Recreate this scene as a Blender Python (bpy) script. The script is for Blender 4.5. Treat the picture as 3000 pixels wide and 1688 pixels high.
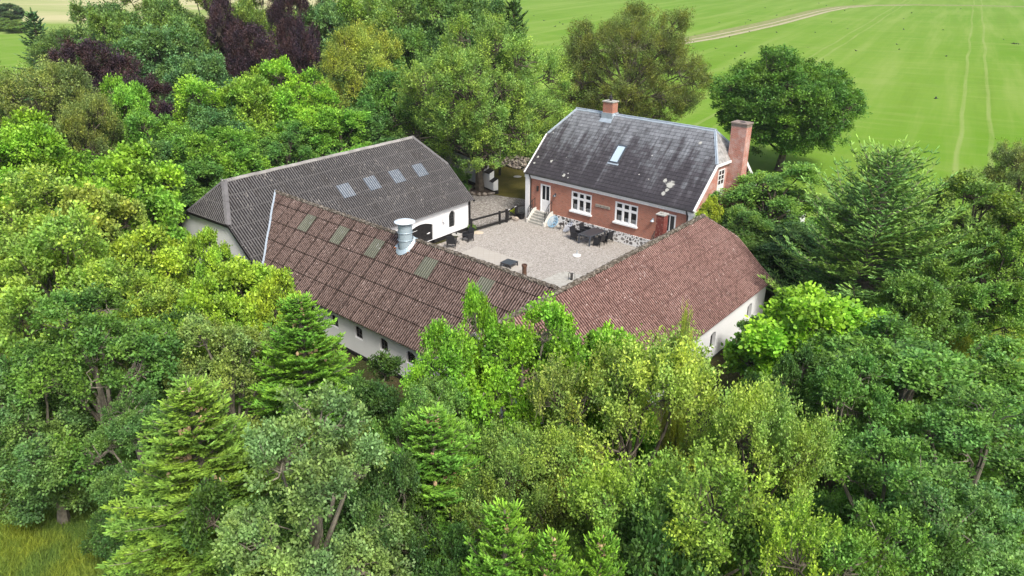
import bpy, bmesh, math, random
import numpy as np
from mathutils import Vector, Matrix
R_ = math.radians
sc = bpy.context.scene
for o in list(bpy.data.objects): bpy.data.objects.remove(o)

# ------------------------------------------------------------------ camera, sky, sun, exposure
CH, PITCH, ROLL, FPX = 19.15, R_(23.275), R_(0.321), 2274.17
cd = bpy.data.cameras.new('camera'); cam = bpy.data.objects.new('camera', cd); sc.collection.objects.link(cam)
cp, sp = math.cos(PITCH), math.sin(PITCH)
FW = Vector((0, cp, -sp)); R0 = Vector((1, 0, 0)); U0 = R0.cross(FW)
RR = R0*math.cos(ROLL) + U0*math.sin(ROLL); UU = U0*math.cos(ROLL) - R0*math.sin(ROLL)
cam.matrix_world = Matrix(((RR.x, UU.x, -FW.x, 0), (RR.y, UU.y, -FW.y, 0), (RR.z, UU.z, -FW.z, CH), (0, 0, 0, 1)))
cd.sensor_width = 36; cd.lens = 36*FPX/3000; cd.clip_end = 6000; cd.clip_start = .1
sc.camera = cam
w = bpy.data.worlds.new('World'); sc.world = w; w.use_nodes = True
SUN_EL, SUN_AZ = R_(50), R_(152)        # azimuth measured from +Y clockwise
sky = w.node_tree.nodes.new('ShaderNodeTexSky'); sky.sky_type = 'NISHITA'; sky.sun_disc = False
sky.sun_elevation = SUN_EL; sky.sun_rotation = SUN_AZ; sky.dust_density = 4.0; sky.ozone_density = 1.0; sky.air_density = 1.0
bg = w.node_tree.nodes['Background']; bg.inputs[1].default_value = .15
w.node_tree.links.new(sky.outputs[0], bg.inputs[0])
sd = bpy.data.lights.new('sun', 'SUN'); sd.energy = 2.5; sd.angle = R_(14); sd.color = (1, .97, .92)
sun = bpy.data.objects.new('sun', sd); sc.collection.objects.link(sun)
sv = Vector((math.sin(SUN_AZ)*math.cos(SUN_EL), math.cos(SUN_AZ)*math.cos(SUN_EL), math.sin(SUN_EL)))
sun.rotation_euler = sv.to_track_quat('Z', 'Y').to_euler(); sun.location = (30, -30, 60)
sc.view_settings.view_transform = 'Standard'; sc.view_settings.look = 'None'; sc.view_settings.gamma = 1
sc.view_settings.exposure = 0.68

# ------------------------------------------------------------------ helpers
def at(px, py, z=0.):
    d = FW + RR*((px-1500)/FPX) - UU*((py-844)/FPX)
    t = (z-CH)/d.z
    return Vector((0, 0, CH)) + d*t
def at_y(px, py, y):
    d = FW + RR*((px-1500)/FPX) - UU*((py-844)/FPX)
    return Vector((0, 0, CH)) + d*(y/d.y)
def tag(o, label=None, cat=None, group=None, kind=None):
    if label: o['label'] = label
    if cat: o['category'] = cat
    if group: o['group'] = group
    if kind: o['kind'] = kind
    return o
def empty(name, loc=(0, 0, 0), rz=0, label=None, cat=None, group=None):
    o = bpy.data.objects.new(name, None); sc.collection.objects.link(o)
    o.location = loc; o.rotation_euler = (0, 0, rz); o.empty_display_size = .3
    return tag(o, label, cat, group)
def kids(o): return [c for c in bpy.data.objects if c.parent == o]
def copy_tree(o, parent=None):
    c = o.copy(); sc.collection.objects.link(c); c.parent = parent
    for ch in kids(o): copy_tree(ch, c)
    return c
class MB:
    def __init__(s): s.v = []; s.f = []; s.uv = []
    def face(s, pts, uv=None):
        i = len(s.v); s.v += [tuple(p) for p in pts]; s.f.append(tuple(range(i, i+len(pts))))
        if uv is None:
            P = [Vector(p) for p in pts]; n = Vector((0, 0, 0))
            for k in range(len(P)):
                a, b = P[k], P[(k+1) % len(P)]; n += Vector(((a.y-b.y)*(a.z+b.z), (a.z-b.z)*(a.x+b.x), (a.x-b.x)*(a.y+b.y)))
            n = Vector(map(abs, n))
            if n.z >= n.x and n.z >= n.y: uv = [(p[0], p[1]) for p in pts]
            elif n.y >= n.x: uv = [(p[0], p[2]) for p in pts]
            else: uv = [(p[1], p[2]) for p in pts]
        s.uv += list(uv); return s
    def box(s, a, b, M=None):
        x0, y0, z0 = a; x1, y1, z1 = b
        c = [(x0,y0,z0),(x1,y0,z0),(x1,y1,z0),(x0,y1,z0),(x0,y0,z1),(x1,y0,z1),(x1,y1,z1),(x0,y1,z1)]
        if M: c = [tuple(M @ Vector(p)) for p in c]
        for q in ((0,3,2,1),(4,5,6,7),(0,1,5,4),(1,2,6,5),(2,3,7,6),(3,0,4,7)): s.face([c[k] for k in q])
        return s
    def bar(s, a, b, w_, h_=None):     # box bar from a to b
        a, b = Vector(a), Vector(b); d = b-a; L = d.length; h_ = h_ or w_
        z = d.normalized(); x = z.cross(Vector((0, 0, 1)))
        if x.length < 1e-3: x = Vector((1, 0, 0))
        x.normalize(); y = z.cross(x)
        M = Matrix(((x.x,y.x,z.x,a.x),(x.y,y.y,z.y,a.y),(x.z,y.z,z.z,a.z),(0,0,0,1)))
        return s.box((-w_/2,-h_/2,0),(w_/2,h_/2,L),M)
    def tube(s, pts, rad, n=6, cap=True):
        pts = [Vector(p) for p in pts]; rings = []
        rad = rad if isinstance(rad, (list, tuple)) else [rad]*len(pts)
        x = None
        for i, p in enumerate(pts):
            d = (pts[min(i+1, len(pts)-1)]-pts[max(i-1, 0)]).normalized()
            if x is None: x = d.orthogonal().normalized()
            x = (x - d*x.dot(d)).normalized(); y = d.cross(x)
            rings.append([p+(x*math.cos(6.28318*k/n)+y*math.sin(6.28318*k/n))*rad[i] for k in range(n)])
        for i in range(len(rings)-1):
            for k in range(n):
                k2 = (k+1) % n; s.face([rings[i][k], rings[i][k2], rings[i+1][k2], rings[i+1][k]])
        if cap: s.face(rings[0][::-1]); s.face(rings[-1])
        return s
    def lathe(s, prof, c=(0, 0, 0), n=24):
        c = Vector(c)
        for i in range(len(prof)-1):
            (r0, z0), (r1, z1) = prof[i], prof[i+1]
            for k in range(n):
                a, b = 6.283185*k/n, 6.283185*(k+1)/n
                q = [(r0*math.cos(a), r0*math.sin(a), z0), (r0*math.cos(b), r0*math.sin(b), z0), (r1*math.cos(b), r1*math.sin(b), z1), (r1*math.cos(a), r1*math.sin(a), z1)]
                if r0 < 1e-5: q = q[1:]
                elif r1 < 1e-5: q = q[:3]
                s.face([c+Vector(p) for p in q])
        return s
    def prism(s, poly, z0, z1):
        n = len(poly); s.face([(p[0], p[1], z1) for p in poly]); s.face([(p[0], p[1], z0) for p in poly[::-1]])
        for k in range(n):
            a, b = poly[k], poly[(k+1) % n]; s.face([(a[0],a[1],z0),(b[0],b[1],z0),(b[0],b[1],z1),(a[0],a[1],z1)])
        return s
    def rock(s, c, r, rng, flat=.75):
        c = Vector(c); ph = [rng.uniform(.75, 1.2) for _ in range(26)]; n = 7; rings = []
        for i in range(1, 4):
            t = math.pi*i/4; rings.append([c+Vector((math.sin(t)*math.cos(6.283*k/n)*r[0]*ph[i*7+k-7], math.sin(t)*math.sin(6.283*k/n)*r[1]*ph[i*7+k-7], math.cos(t)*r[2]*flat)) for k in range(n)])
        top = c+Vector((0, 0, r[2]*flat)); bot = c-Vector((0, 0, r[2]*flat))
        for k in range(n):
            k2 = (k+1) % n; s.face([top, rings[0][k], rings[0][k2]]); s.face([bot, rings[2][k2], rings[2][k]])
            for i in (0, 1): s.face([rings[i][k], rings[i+1][k], rings[i+1][k2], rings[i][k2]])
        return s
    def build(s, name, mat, parent=None, smooth=False):
        me = bpy.data.meshes.new(name); me.from_pydata(s.v, [], s.f)
        ul = me.uv_layers.new(name='UVMap'); ul.data.foreach_set('uv', np.array(s.uv, dtype=np.float32).ravel())
        me.materials.append(mat)
        if smooth: me.polygons.foreach_set('use_smooth', [True]*len(me.polygons))
        me.update(); o = bpy.data.objects.new(name, me); sc.collection.objects.link(o); o.parent = parent
        return o
def quads_obj(name, V, mat, parent=None, tone=None, nper=4, UV=None):   # V (N,nper,3)
    N = len(V); me = bpy.data.meshes.new(name)
    me.vertices.add(N*nper); me.vertices.foreach_set('co', np.ascontiguousarray(V, dtype=np.float32).ravel())
    me.loops.add(N*nper); me.loops.foreach_set('vertex_index', np.arange(N*nper, dtype=np.int32))
    me.polygons.add(N); me.polygons.foreach_set('loop_start', np.arange(0, N*nper, nper, dtype=np.int32))
    me.polygons.foreach_set('loop_total', np.full(N, nper, dtype=np.int32))
    me.update(calc_edges=True)
    if tone is not None:
        at_ = me.attributes.new('tone', 'FLOAT', 'FACE'); at_.data.foreach_set('value', np.asarray(tone, dtype=np.float32))
    if UV is not None:
        ul = me.uv_layers.new(name='UVMap'); ul.data.foreach_set('uv', np.ascontiguousarray(UV, dtype=np.float32).ravel())
    me.materials.append(mat); me.validate()
    o = bpy.data.objects.new(name, me); sc.collection.objects.link(o); o.parent = parent
    return o

# ------------------------------------------------------------------ materials
class NT:
    def __init__(s, name):
        s.m = bpy.data.materials.new(name); s.m.use_nodes = True; s.t = s.m.node_tree; s.b = s.t.nodes['Principled BSDF']
        s.out = s.t.nodes['Material Output']
    def n(s, typ, ins=None, **kw):
        nd = s.t.nodes.new('ShaderNode'+typ)
        for k, v in kw.items(): setattr(nd, k, v)
        for k, v in (ins or {}).items(): s.set(nd.inputs[k], v)
        return nd
    def set(s, sock, v):
        if isinstance(v, bpy.types.NodeSocket): s.t.links.new(v, sock)
        elif isinstance(v, bpy.types.Node): s.t.links.new(v.outputs[0], sock)
        else: sock.default_value = (tuple(v)+(1,) if isinstance(v, (tuple, list)) and len(v) == 3 and sock.type == 'RGBA' else v)
    def math(s, op, a, b=0., c=None):
        nd = s.n('Math', {0: a, 1: b}, operation=op)
        if c is not None: s.set(nd.inputs[2], c)
        return nd.outputs[0]
    def ramp(s, f, stops, interp='LINEAR'):
        nd = s.n('ValToRGB', {0: f}); cr = nd.color_ramp; cr.interpolation = interp
        while len(cr.elements) > 1: cr.elements.remove(cr.elements[-1])
        cr.elements[0].position = stops[0][0]
        for i, (p, c) in enumerate(stops):
            e = cr.elements[0] if i == 0 else cr.elements.new(p)
            c = (c, c, c) if isinstance(c, (int, float)) else c
            e.color = (*c, 1)
        return nd.outputs[0]
    def mix(s, f, a, b, typ='MIX'):
        nd = s.n('Mix', data_type='RGBA', blend_type=typ)
        s.set(nd.inputs[0], f); s.set(nd.inputs[6], a); s.set(nd.inputs[7], b); return nd.outputs[2]
    def uv(s, sx=1, sy=1, sz=1, src='UV', rot=0):
        tc = s.n('TexCoord'); mp = s.n('Mapping', {0: tc.outputs[src]}); mp.inputs['Scale'].default_value = (sx, sy, sz); mp.inputs['Rotation'].default_value = (0, 0, rot)
        return mp.outputs[0]
    def noise(s, vec, scale, detail=3, rough=.55):
        return s.n('TexNoise', {'Vector': vec, 'Scale': scale, 'Detail': detail, 'Roughness': rough}).outputs[0]
    def fin(s, col, rough=.85, spec=.3, bump=None, bs=.3, bd=.02):
        s.set(s.b.inputs['Base Color'], col); s.set(s.b.inputs['Roughness'], rough); s.b.inputs['Specular IOR Level'].default_value = spec
        if bump is not None:
            b = s.n('Bump', {'Height': bump, 'Strength': bs, 'Distance': bd}); s.t.links.new(b.outputs[0], s.b.inputs['Normal'])
        return s.m
def plain(name, col, rough=.7, spec=.3, var=.12, scale=3., metal=0, bs=.15):
    t = NT(name); v = t.uv(src='Object'); n = t.noise(v, scale, 4)
    c = t.mix(t.ramp(n, [(.3, 0.), (.7, 1.)]), tuple(x*(1-var) for x in col), tuple(min(1, x*(1+var)) for x in col))
    t.b.inputs['Metallic'].default_value = metal
    return t.fin(c, rough, spec, n, bs, .01)
def UVsep(t):
    tc = t.n('TexCoord'); sx = t.n('SeparateXYZ', {0: tc.outputs['UV']}); return sx.outputs[0], sx.outputs[1], tc.outputs['UV']

M = {}
LICHEN = [(12.17, 1.55, 0.3), (11.64, 1.78, 0.16), (12.12, 1.1, 0.14), (12.0, 0.78, 0.16), (3.57, 0.47, 0.15), (1.81, 1.41, 0.12), (0.4, 1.52, 0.1), (12.72, 5.19, 0.13), (0.39, 0.95, 0.1), (4.02, 0.36, 0.07)]
def mk():
    M['white'] = plain('white_paint', (.76, .76, .75), .6, .35, .03, 2)
    M['trim'] = plain('white_trim', (.78, .78, .76), .5, .4, .04, 6)
    M['cream'] = plain('cream_render', (.62, .60, .54), .75, .3, .1, 5)
    M['black'] = plain('black_wood', (.016, .015, .015), .6, .3, .25, 8)
    M['rattan'] = plain('black_wicker', (.016, .017, .02), .5, .4, .4, 60, bs=.6)
    M['iron'] = plain('black_iron', (.03, .028, .026), .5, .5, .2, 20)
    M['darkmetal'] = plain('anthracite_metal', (.055, .065, .078), .4, .5, .1, 10)
    M['slat'] = plain('charcoal_top', (.045, .045, .05), .5, .4, .12, 30)
    M['zinc'] = plain('zinc', (.40, .46, .50), .42, .5, .1, 4, metal=.35)
    M['galv'] = plain('galvanised_steel', (.40, .49, .53), .4, .5, .06, 3, metal=.3)
    M['galvcap'] = plain('pale_galvanised_steel', (.62, .68, .71), .4, .5, .04, 3, metal=.15)
    M['rust'] = plain('rust', (.36, .13, .05), .9, .1, .35, 9)
    M['conc'] = plain('concrete', (.36, .35, .31), .9, .2, .2, 5)
    M['wood'] = plain('weathered_wood', (.36, .32, .26), .9, .1, .3, 14)
    M['stone'] = plain('field_stone', (.22, .19, .16), .9, .2, .45, 2.2, bs=.4)
    M['stonepale'] = plain('pale_field_stone', (.36, .31, .25), .9, .2, .5, 2.4, bs=.4)
    M['soil'] = plain('soil', (.07, .055, .045), 1, .1, .4, 6)
    M['bark'] = plain('bark', (.10, .085, .065), .95, .1, .45, 3, bs=.6)
    M['barkpale'] = plain('pale_bark', (.20, .18, .14), .95, .1, .35, 5, bs=.4)
    M['curtain'] = plain('net_curtain', (.75, .76, .74), .8, .2, .08, 12)
    M['room'] = plain('dark_room', (.05, .045, .04), .9, .1, .4, 2)
    M['blue'] = plain('blue_cord', (.20, .42, .60), .5, .4, .1, 10)
    M['greycord'] = plain('grey_cord', (.42, .46, .54), .5, .4, .1, 10)
    M['terracotta'] = plain('salt_glazed_clay', (.10, .055, .035), .5, .4, .35, 6)
    M['cone'] = plain('cone_scales', (.50, .36, .20), .8, .2, .3, 40)
    M['bird'] = plain('dark_feathers', (.012, .012, .014), .6, .3, .2, 10)
    M['flower'] = plain('yellow_flower', (.45, .45, .06), .8, .2, .4, 20)
    # limewashed wall
    t = NT('limewash'); v = t.uv(src='Object'); n1 = t.noise(v, .7, 5); n2 = t.noise(v, 9, 4)
    c = t.mix(t.ramp(n1, [(.35, 0.), (.75, 1.)]), (.80, .805, .80), (.73, .74, .735))
    c = t.mix(t.ramp(n2, [(.62, 0.), (.78, .35)]), c, (.60, .60, .57))
    M['lime'] = t.fin(c, .85, .2, n2, .35, .02)
    # glass
    t = NT('window_glass'); t.b.inputs['Base Color'].default_value = (.02, .022, .025, 1); t.b.inputs['Roughness'].default_value = .04
    tr = t.n('BsdfTransparent'); mx = t.n('MixShader', {0: .55, 1: t.b.outputs[0], 2: tr.outputs[0]}); t.t.links.new(mx.outputs[0], t.out.inputs[0]); M['glass'] = t.m
    t = NT('dark_glass'); M['dglass'] = t.fin((.02, .022, .024), .12, .5)
    t = NT('sky_tint_glass'); M['rglass'] = t.fin((.42, .52, .58), .08, .8)  # sky reflection put into the pale blue base colour
    # brick
    def brick(name, c1, c2, mort, smear=.4, white=0.):
        t = NT(name); u, v, uvv = UVsep(t)
        b = t.n('TexBrick', {'Vector': uvv, 'Color1': c1, 'Color2': c2, 'Mortar': mort, 'Scale': 1., 'Mortar Size': .013, 'Mortar Smooth': .2, 'Bias': 0., 'Brick Width': .24, 'Row Height': .067})
        n = t.noise(uvv, .9, 6, .7); n2 = t.noise(t.uv(2.2, 7.5, 1), 1.6, 4, .75)
        c = t.mix(t.ramp(n, [(.35, 0.), (.68, smear)]), b.outputs[0], tuple(x*.62 for x in c1))
        c = t.mix(t.ramp(n2, [(.38, 0.), (.66, .75)]), c, tuple(min(1, x*1.75) for x in c2)); c = t.mix(t.ramp(n2, [(.30, .7), (.44, 0.)]), c, tuple(x*.5 for x in c2))
        if white: c = t.mix(t.ramp(t.noise(uvv, 1.3, 6, .7), [(.45, 0.), (.62, white)]), c, (.60, .50, .46))
        return t.fin(c, .9, .15, b.outputs[1], -.5, .01)
    M['brick'] = brick('red_brick', (.36, .138, .080), (.26, .095, .058), (.46, .34, .28), .45)
    M['brick2'] = brick('washed_red_brick', (.36, .13, .085), (.28, .09, .06), (.58, .46, .40), .3, .45)
    M['soldier'] = (lambda t: (lambda uvv: t.fin(t.n('TexBrick', {'Vector': uvv, 'Color1': (.36, .10, .06), 'Color2': (.22, .06, .04), 'Mortar': (.50, .36, .30), 'Scale': 1., 'Mortar Size': .011, 'Brick Width': .078, 'Row Height': .25}, offset=0.).outputs[0], .9, .15))(UVsep(t)[2]))(NT('soldier_brick'))
    t = NT('red_painted_brick'); v = t.uv(src='Object'); n = t.noise(v, 9, 5, .7)
    M['redpaint'] = t.fin(t.mix(t.ramp(n, [(.56, 0.), (.62, 1.)]), (.17, .045, .035), (.34, .20, .16)), .85, .2, n, .4, .02)
    # stone plinth with white joints
    t = NT('split_stone'); u, v, uvv = UVsep(t); nn = t.n('TexNoise', {'Vector': uvv, 'Scale': 4., 'Detail': 2})
    wv = t.n('MixRGB', {0: .06, 1: uvv, 2: nn.outputs[1]}); e = t.n('TexVoronoi', {'Vector': wv, 'Scale': 4.0}, feature='DISTANCE_TO_EDGE'); c_ = t.n('TexVoronoi', {'Vector': wv, 'Scale': 4.0})
    g = t.n('SeparateColor', {0: c_.outputs[1]}); st = t.ramp(g.outputs[0], [(0, (.09, .085, .08)), (.5, (.17, .155, .14)), (1, (.27, .26, .24))])
    M['plinth'] = t.fin(t.mix(t.ramp(e.outputs[0], [(.11, 0.), (.15, 1.)]), (.72, .71, .68), st), .85, .2, e.outputs[0], .5, .03)
    # corrugated roofs
    def corr(name, base, base2, groove, moss, seam, pitch, rowh, seamw, mossamt, lich, lichcol, streak=.4, rowline=(.02, .015, .012)):
        t = NT(name); u, v, uvv = UVsep(t)
        ph = t.math('COSINE', t.math('MULTIPLY', u, 6.28318/pitch)); gm = t.ramp(ph, [(0.0, 1.), (.35, 0.)])     # low parts of the wave; groove colour darkens them for corrugation contrast
        big = t.noise(uvv, .45, 4); fine = t.noise(t.uv(1, .45, 1), 9, 5, .7); c = t.mix(t.ramp(big, [(.3, 0.), (.7, 1.)]), base, base2)
        sh = t.n('TexWhiteNoise', {'Vector': t.n('CombineXYZ', {0: t.math('FLOOR', t.math('DIVIDE', u, 1.05)), 1: t.math('FLOOR', t.math('DIVIDE', v, rowh))}).outputs[0]}, noise_dimensions='2D').outputs[0]
        c = t.mix(t.math('MULTIPLY', sh, .35), c, tuple(x*.6 for x in base))
        c = t.mix(t.ramp(fine, [(.42, 0.), (.75, streak)]), c, tuple(min(1, x*1.55) for x in base2))
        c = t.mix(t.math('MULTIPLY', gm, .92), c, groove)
        sp_ = t.noise(t.uv(1/pitch*.9, 5.5, 1), 1., 2, .6)
        c = t.mix(t.math('MULTIPLY', t.ramp(sp_, [(mossamt, 0.), (mossamt+.03, 1.)]), t.math('ADD', t.math('MULTIPLY', gm, .7), .3)), c, moss)
        li = t.n('TexVoronoi', {'Vector': t.uv(1.0, .8, 1), 'Scale': 4.2, 'Randomness': 1.}); lm = t.ramp(li.outputs[0], [(lich, .8), (lich+.05, 0.)])
        ln = t.ramp(t.noise(uvv, 1.6, 3), [(.45, 0.), (.6, 1.)])
        c = t.mix(t.math('MULTIPLY', lm, ln), c, lichcol)
        fl = t.noise(t.uv(7, 2.2, 1), 1.3, 3, .7); pm = t.ramp(t.noise(uvv, .75, 4, .6), [(.50, 0.), (.62, 1.)])
        c = t.mix(t.math('MULTIPLY', t.ramp(fl, [(.58, 0.), (.64, .5)]), pm), c, lichcol)
        dm = t.ramp(t.noise(t.uv(1.2, .35, 1), .8, 4, .65), [(.28, .55), (.46, 0.)]); c = t.mix(dm, c, moss)
        fr = t.math('FRACT', t.math('DIVIDE', v, rowh)); rl = t.ramp(fr, [(0, 1.), (.022, 1.), (.05, 0.), (.97, 0.), (1., .8)])
        wob = t.ramp(t.noise(uvv, 7, 2), [(.3, .35), (.6, 1.)])
        c = t.mix(t.math('MULTIPLY', rl, wob), c, rowline)
        if seam:
            fs = t.math('FRACT', t.math('DIVIDE', t.math('ADD', u, t.math('MULTIPLY', t.noise(uvv, 1.4, 2), .05)), 1.025)); sl = t.ramp(fs, [(0, 1.), (seamw, 1.), (seamw+.03, 0.)])
            c = t.mix(t.math('MULTIPLY', sl, wob), c, moss)
        return t.fin(c, .93, .12, fine, .5, .02)
    M['roofA'] = corr('weathered_grey_fibre_cement', (.088, .085, .084), (.125, .12, .118), (.013, .012, .012), (.03, .026, .022), False, .177, 1.06, 0, .66, .09, (.40, .37, .33), .8, (.115, .11, .107))
    M['roofB'] = corr('mossy_brown_fibre_cement', (.148, .103, .088), (.21, .150, .132), (.042, .030, .024), (.020, .013, .010), True, .146, 1.135, .03, .53, .10, (.40, .32, .29), .7)
    M['roofC'] = corr('mossy_red_fibre_cement', (.205, .118, .098), (.285, .178, .152), (.050, .026, .022), (.035, .018, .014), False, .150, 1.12, .04, .54, .10, (.42, .34, .31), .9, (.10, .055, .048))
    M['lightB'] = corr('dull_translucent_sheet', (.135, .14, .11), (.18, .187, .145), (.055, .058, .042), (.05, .05, .035), False, .146, 9., 0, .80, .02, (.3, .3, .3))
    M['lightA'] = corr('pale_translucent_sheet', (.17, .205, .235), (.25, .265, .28), (.05, .065, .085), (.08, .09, .1), False, .177, 9., 0, .85, .02, (.4, .36, .32), .8)
    t = NT('mossy_ridge'); v = t.uv(src='Object'); n = t.noise(v, 7, 5, .7); n2 = t.noise(v, 18, 3)
    c = t.ramp(n, [(.3, (.03, .024, .018)), (.5, (.10, .085, .065)), (.62, (.27, .24, .20)), (.75, (.10, .07, .05))])
    M['ridge'] = t.fin(c, .95, .1, n2, 1., .06)
    M['ridgeA'] = plain('grey_ridge_cap', (.24, .23, .215), .9, .15, .3, 1.6, bs=.4)
    # slates
    t = NT('old_slate'); u, v, uvv = UVsep(t)
    b = t.n('TexBrick', {'Vector': uvv, 'Color1': (1, 1, 1), 'Color2': (.72, .72, .72), 'Mortar': (.35, .35, .35), 'Scale': 1., 'Mortar Size': .012, 'Mortar Smooth': .1, 'Bias': 0., 'Brick Width': .46, 'Row Height': .285})
    cell = t.n('TexWhiteNoise', {'Vector': t.n('CombineXYZ', {0: t.math('FLOOR', t.math('DIVIDE', t.math('ADD', u, t.math('MULTIPLY', t.math('FLOOR', t.math('DIVIDE', v, .285)), .23)), .46)), 1: t.math('FLOOR', t.math('DIVIDE', v, .285))}).outputs[0]}, noise_dimensions='2D').outputs[0]
    st = t.noise(t.uv(1.15, .10, 1), 1.5, 5, .65); st2 = t.noise(t.uv(3.4, .25, 1), 1.6, 4, .7)
    up = t.math('MULTIPLY', t.math('SUBTRACT', v, 3.1), .052)          # streaks washed pale from the zinc ridge down
    k = t.math('ADD', t.math('ADD', t.math('MULTIPLY', st, .72), t.math('MULTIPLY', st2, .30)), t.math('ADD', up, t.math('MULTIPLY', cell, .09)))
    c = t.ramp(k, [(.44, (.040, .035, .039)), (.53, (.062, .056, .061)), (.60, (.115, .118, .125)), (.71, (.205, .215, .228))])
    c = t.mix(1., c, b.outputs[0], 'MULTIPLY')
    li = t.n('TexVoronoi', {'Vector': uvv, 'Scale': 1.5, 'Randomness': 1.}); ln = t.noise(uvv, 9, 4, .7)
    lm = t.math('MULTIPLY', t.ramp(t.math('ADD', li.outputs[0], t.math('MULTIPLY', ln, .12)), [(.12, 1.), (.15, 0.)]), t.ramp(t.noise(uvv, .35, 2), [(.52, 0.), (.56, 1.)]))
    c = t.mix(lm, c, (.48, .47, .43))
    for lu, lv, lr in LICHEN:
        d = t.n('VectorMath', {0: t.n('CombineXYZ', {0: u, 1: v}).outputs[0], 1: (lu, lv, 0)}, operation='DISTANCE').outputs['Value']
        c = t.mix(t.ramp(t.math('ADD', t.math('DIVIDE', d, lr), t.math('MULTIPLY', t.math('SUBTRACT', ln, .5), 2.2)), [(.75, .9), (1.05, 0.)]), c, (.42, .42, .37))
    M['slate'] = t.fin(c, .62, .45, b.outputs[1], -.6, .015)
    t = NT('weathered_hip_slate'); n = t.noise(t.uv(src='Object'), 3, 5, .7)
    M['slate2'] = t.fin(t.ramp(n, [(.35, (.15, .15, .14)), (.5, (.27, .265, .25)), (.65, (.36, .35, .33))]), .8, .3, n, .6, .03)
    # gravel
    def gravel(name, cols, sc_, bs):
        t = NT(name); v = t.uv(src='Object'); vo = t.n('TexVoronoi', {'Vector': v, 'Scale': sc_}); g = t.n('SeparateColor', {0: vo.outputs[1]})
        big = t.noise(v, .35, 4); mid = t.noise(v, 5., 4, .7)
        c = t.ramp(g.outputs[0], cols); c = t.mix(t.ramp(mid, [(.4, 0.), (.8, .3)]), c, tuple(x*.62 for x in cols[1][1]))
        c = t.mix(t.ramp(big, [(.4, 0.), (.65, .22)]), c, cols[2][1])
        return t.fin(c, .95, .15, vo.outputs[0], .7, bs)
    M['gravel'] = gravel('pale_shingle', [(0, (.19, .17, .145)), (.35, (.305, .28, .245)), (.7, (.375, .348, .31)), (1, (.46, .44, .405))], 17, .03)
    M['gravel2'] = gravel('dark_shingle', [(0, (.10, .085, .07)), (.4, (.20, .18, .155)), (.7, (.29, .27, .245)), (1, (.42, .40, .38))], 12, .03)  # darker, coarser shingle for the driveway
    t = NT('paving'); v = t.uv(src='Object'); b = t.n('TexBrick', {'Vector': v, 'Color1': (.395, .37, .325), 'Color2': (.375, .35, .305), 'Mortar': (.33, .30, .26), 'Scale': 1., 'Mortar Size': .012, 'Brick Width': .4, 'Row Height': .4}, offset=0.)
    M['paving'] = t.fin(t.mix(t.ramp(t.noise(v, 1.2, 4), [(.3, 0.), (.7, .3)]), b.outputs[0], (.34, .32, .28)), .85, .2)
    # lawn, wood floor, field
    t = NT('mossy_lawn'); v = t.uv(src='Object'); n = t.noise(v, .5, 5); n2 = t.noise(v, 6, 5, .75)
    c = t.mix(t.ramp(n, [(.3, 0.), (.7, 1.)]), (.085, .075, .018), (.14, .11, .03)); c = t.mix(t.ramp(n2, [(.4, 0.), (.8, .8)]), c, (.06, .075, .018))
    M['lawn'] = t.fin(c, 1, .05, n2, .8, .05)
    t = NT('wood_floor'); v = t.uv(src='Object'); n = t.noise(v, .3, 5); n2 = t.noise(v, 3, 5, .75)
    c = t.mix(t.ramp(n, [(.4, 0.), (.65, 1.)]), (.04, .045, .016), (.075, .06, .03)); c = t.mix(t.ramp(n2, [(.45, 0.), (.7, .7)]), c, (.03, .05, .012))
    M['floor'] = t.fin(c, 1, .05, n2, 1., .15)
    t = NT('crop_field'); v = t.uv(src='Object'); rot = t.uv(src='Object', rot=R_(28.8))
    n = t.noise(v, .02, 5); n2 = t.noise(v, .3, 6, .7); sx = t.n('SeparateXYZ', {0: rot})
    W_ = sx.outputs[0]; Lg = sx.outputs[1]
    sv_ = t.n('CombineXYZ', {0: W_, 1: t.math('MULTIPLY', Lg, .05)}).outputs[0]; sv2 = t.n('CombineXYZ', {0: t.math('MULTIPLY', W_, .12), 1: t.math('MULTIPLY', Lg, .9)}).outputs[0]
    str1 = t.noise(sv_, .22, 4, .6); str2 = t.noise(sv2, .12, 4, .6); str3 = t.noise(sv2, .5, 4, .65)
    c = t.mix(t.ramp(n, [(.35, 0.), (.65, 1.)]), (.112, .225, .016), (.150, .25, .032))
    c = t.mix(t.ramp(str1, [(.48, 0.), (.66, .6)]), c, (.215, .29, .065)); c = t.mix(t.ramp(str1, [(.30, .75), (.46, 0.)]), c, (.115, .205, .018))
    c = t.mix(t.ramp(str2, [(.55, 0.), (.8, .4)]), c, (.26, .30, .095)); c = t.mix(t.ramp(str3, [(.52, 0.), (.75, .35)]), c, (.235, .30, .08))
    c = t.mix(t.ramp(n2, [(.45, 0.), (.8, .4)]), c, (.11, .215, .028))
    # tramline pairs
    tot = None
    for w0, wd in ((2.2, .34), (5.3, .34), (-26.3, .35), (-23.9, .35), (29.5, .3), (32.3, .3)):
        d = t.math('ABSOLUTE', t.math('SUBTRACT', t.math('ADD', W_, t.math('MULTIPLY', t.math('SUBTRACT', t.noise(t.n('CombineXYZ', {1: t.math('MULTIPLY', Lg, .02)}).outputs[0], 1, 2), .5), 1.6)), w0))
        l = t.ramp(t.math('DIVIDE', d, wd), [(.5, 1.), (1., 0.)]); tot = l if tot is None else t.math('MAXIMUM', tot, l)
    tot = t.math('MULTIPLY', tot, t.ramp(t.noise(sv_, .9, 4, .7), [(.3, .15), (.6, .8)]))
    c = t.mix(t.math('MULTIPLY', tot, .6), c, (.27, .31, .11))
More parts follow.
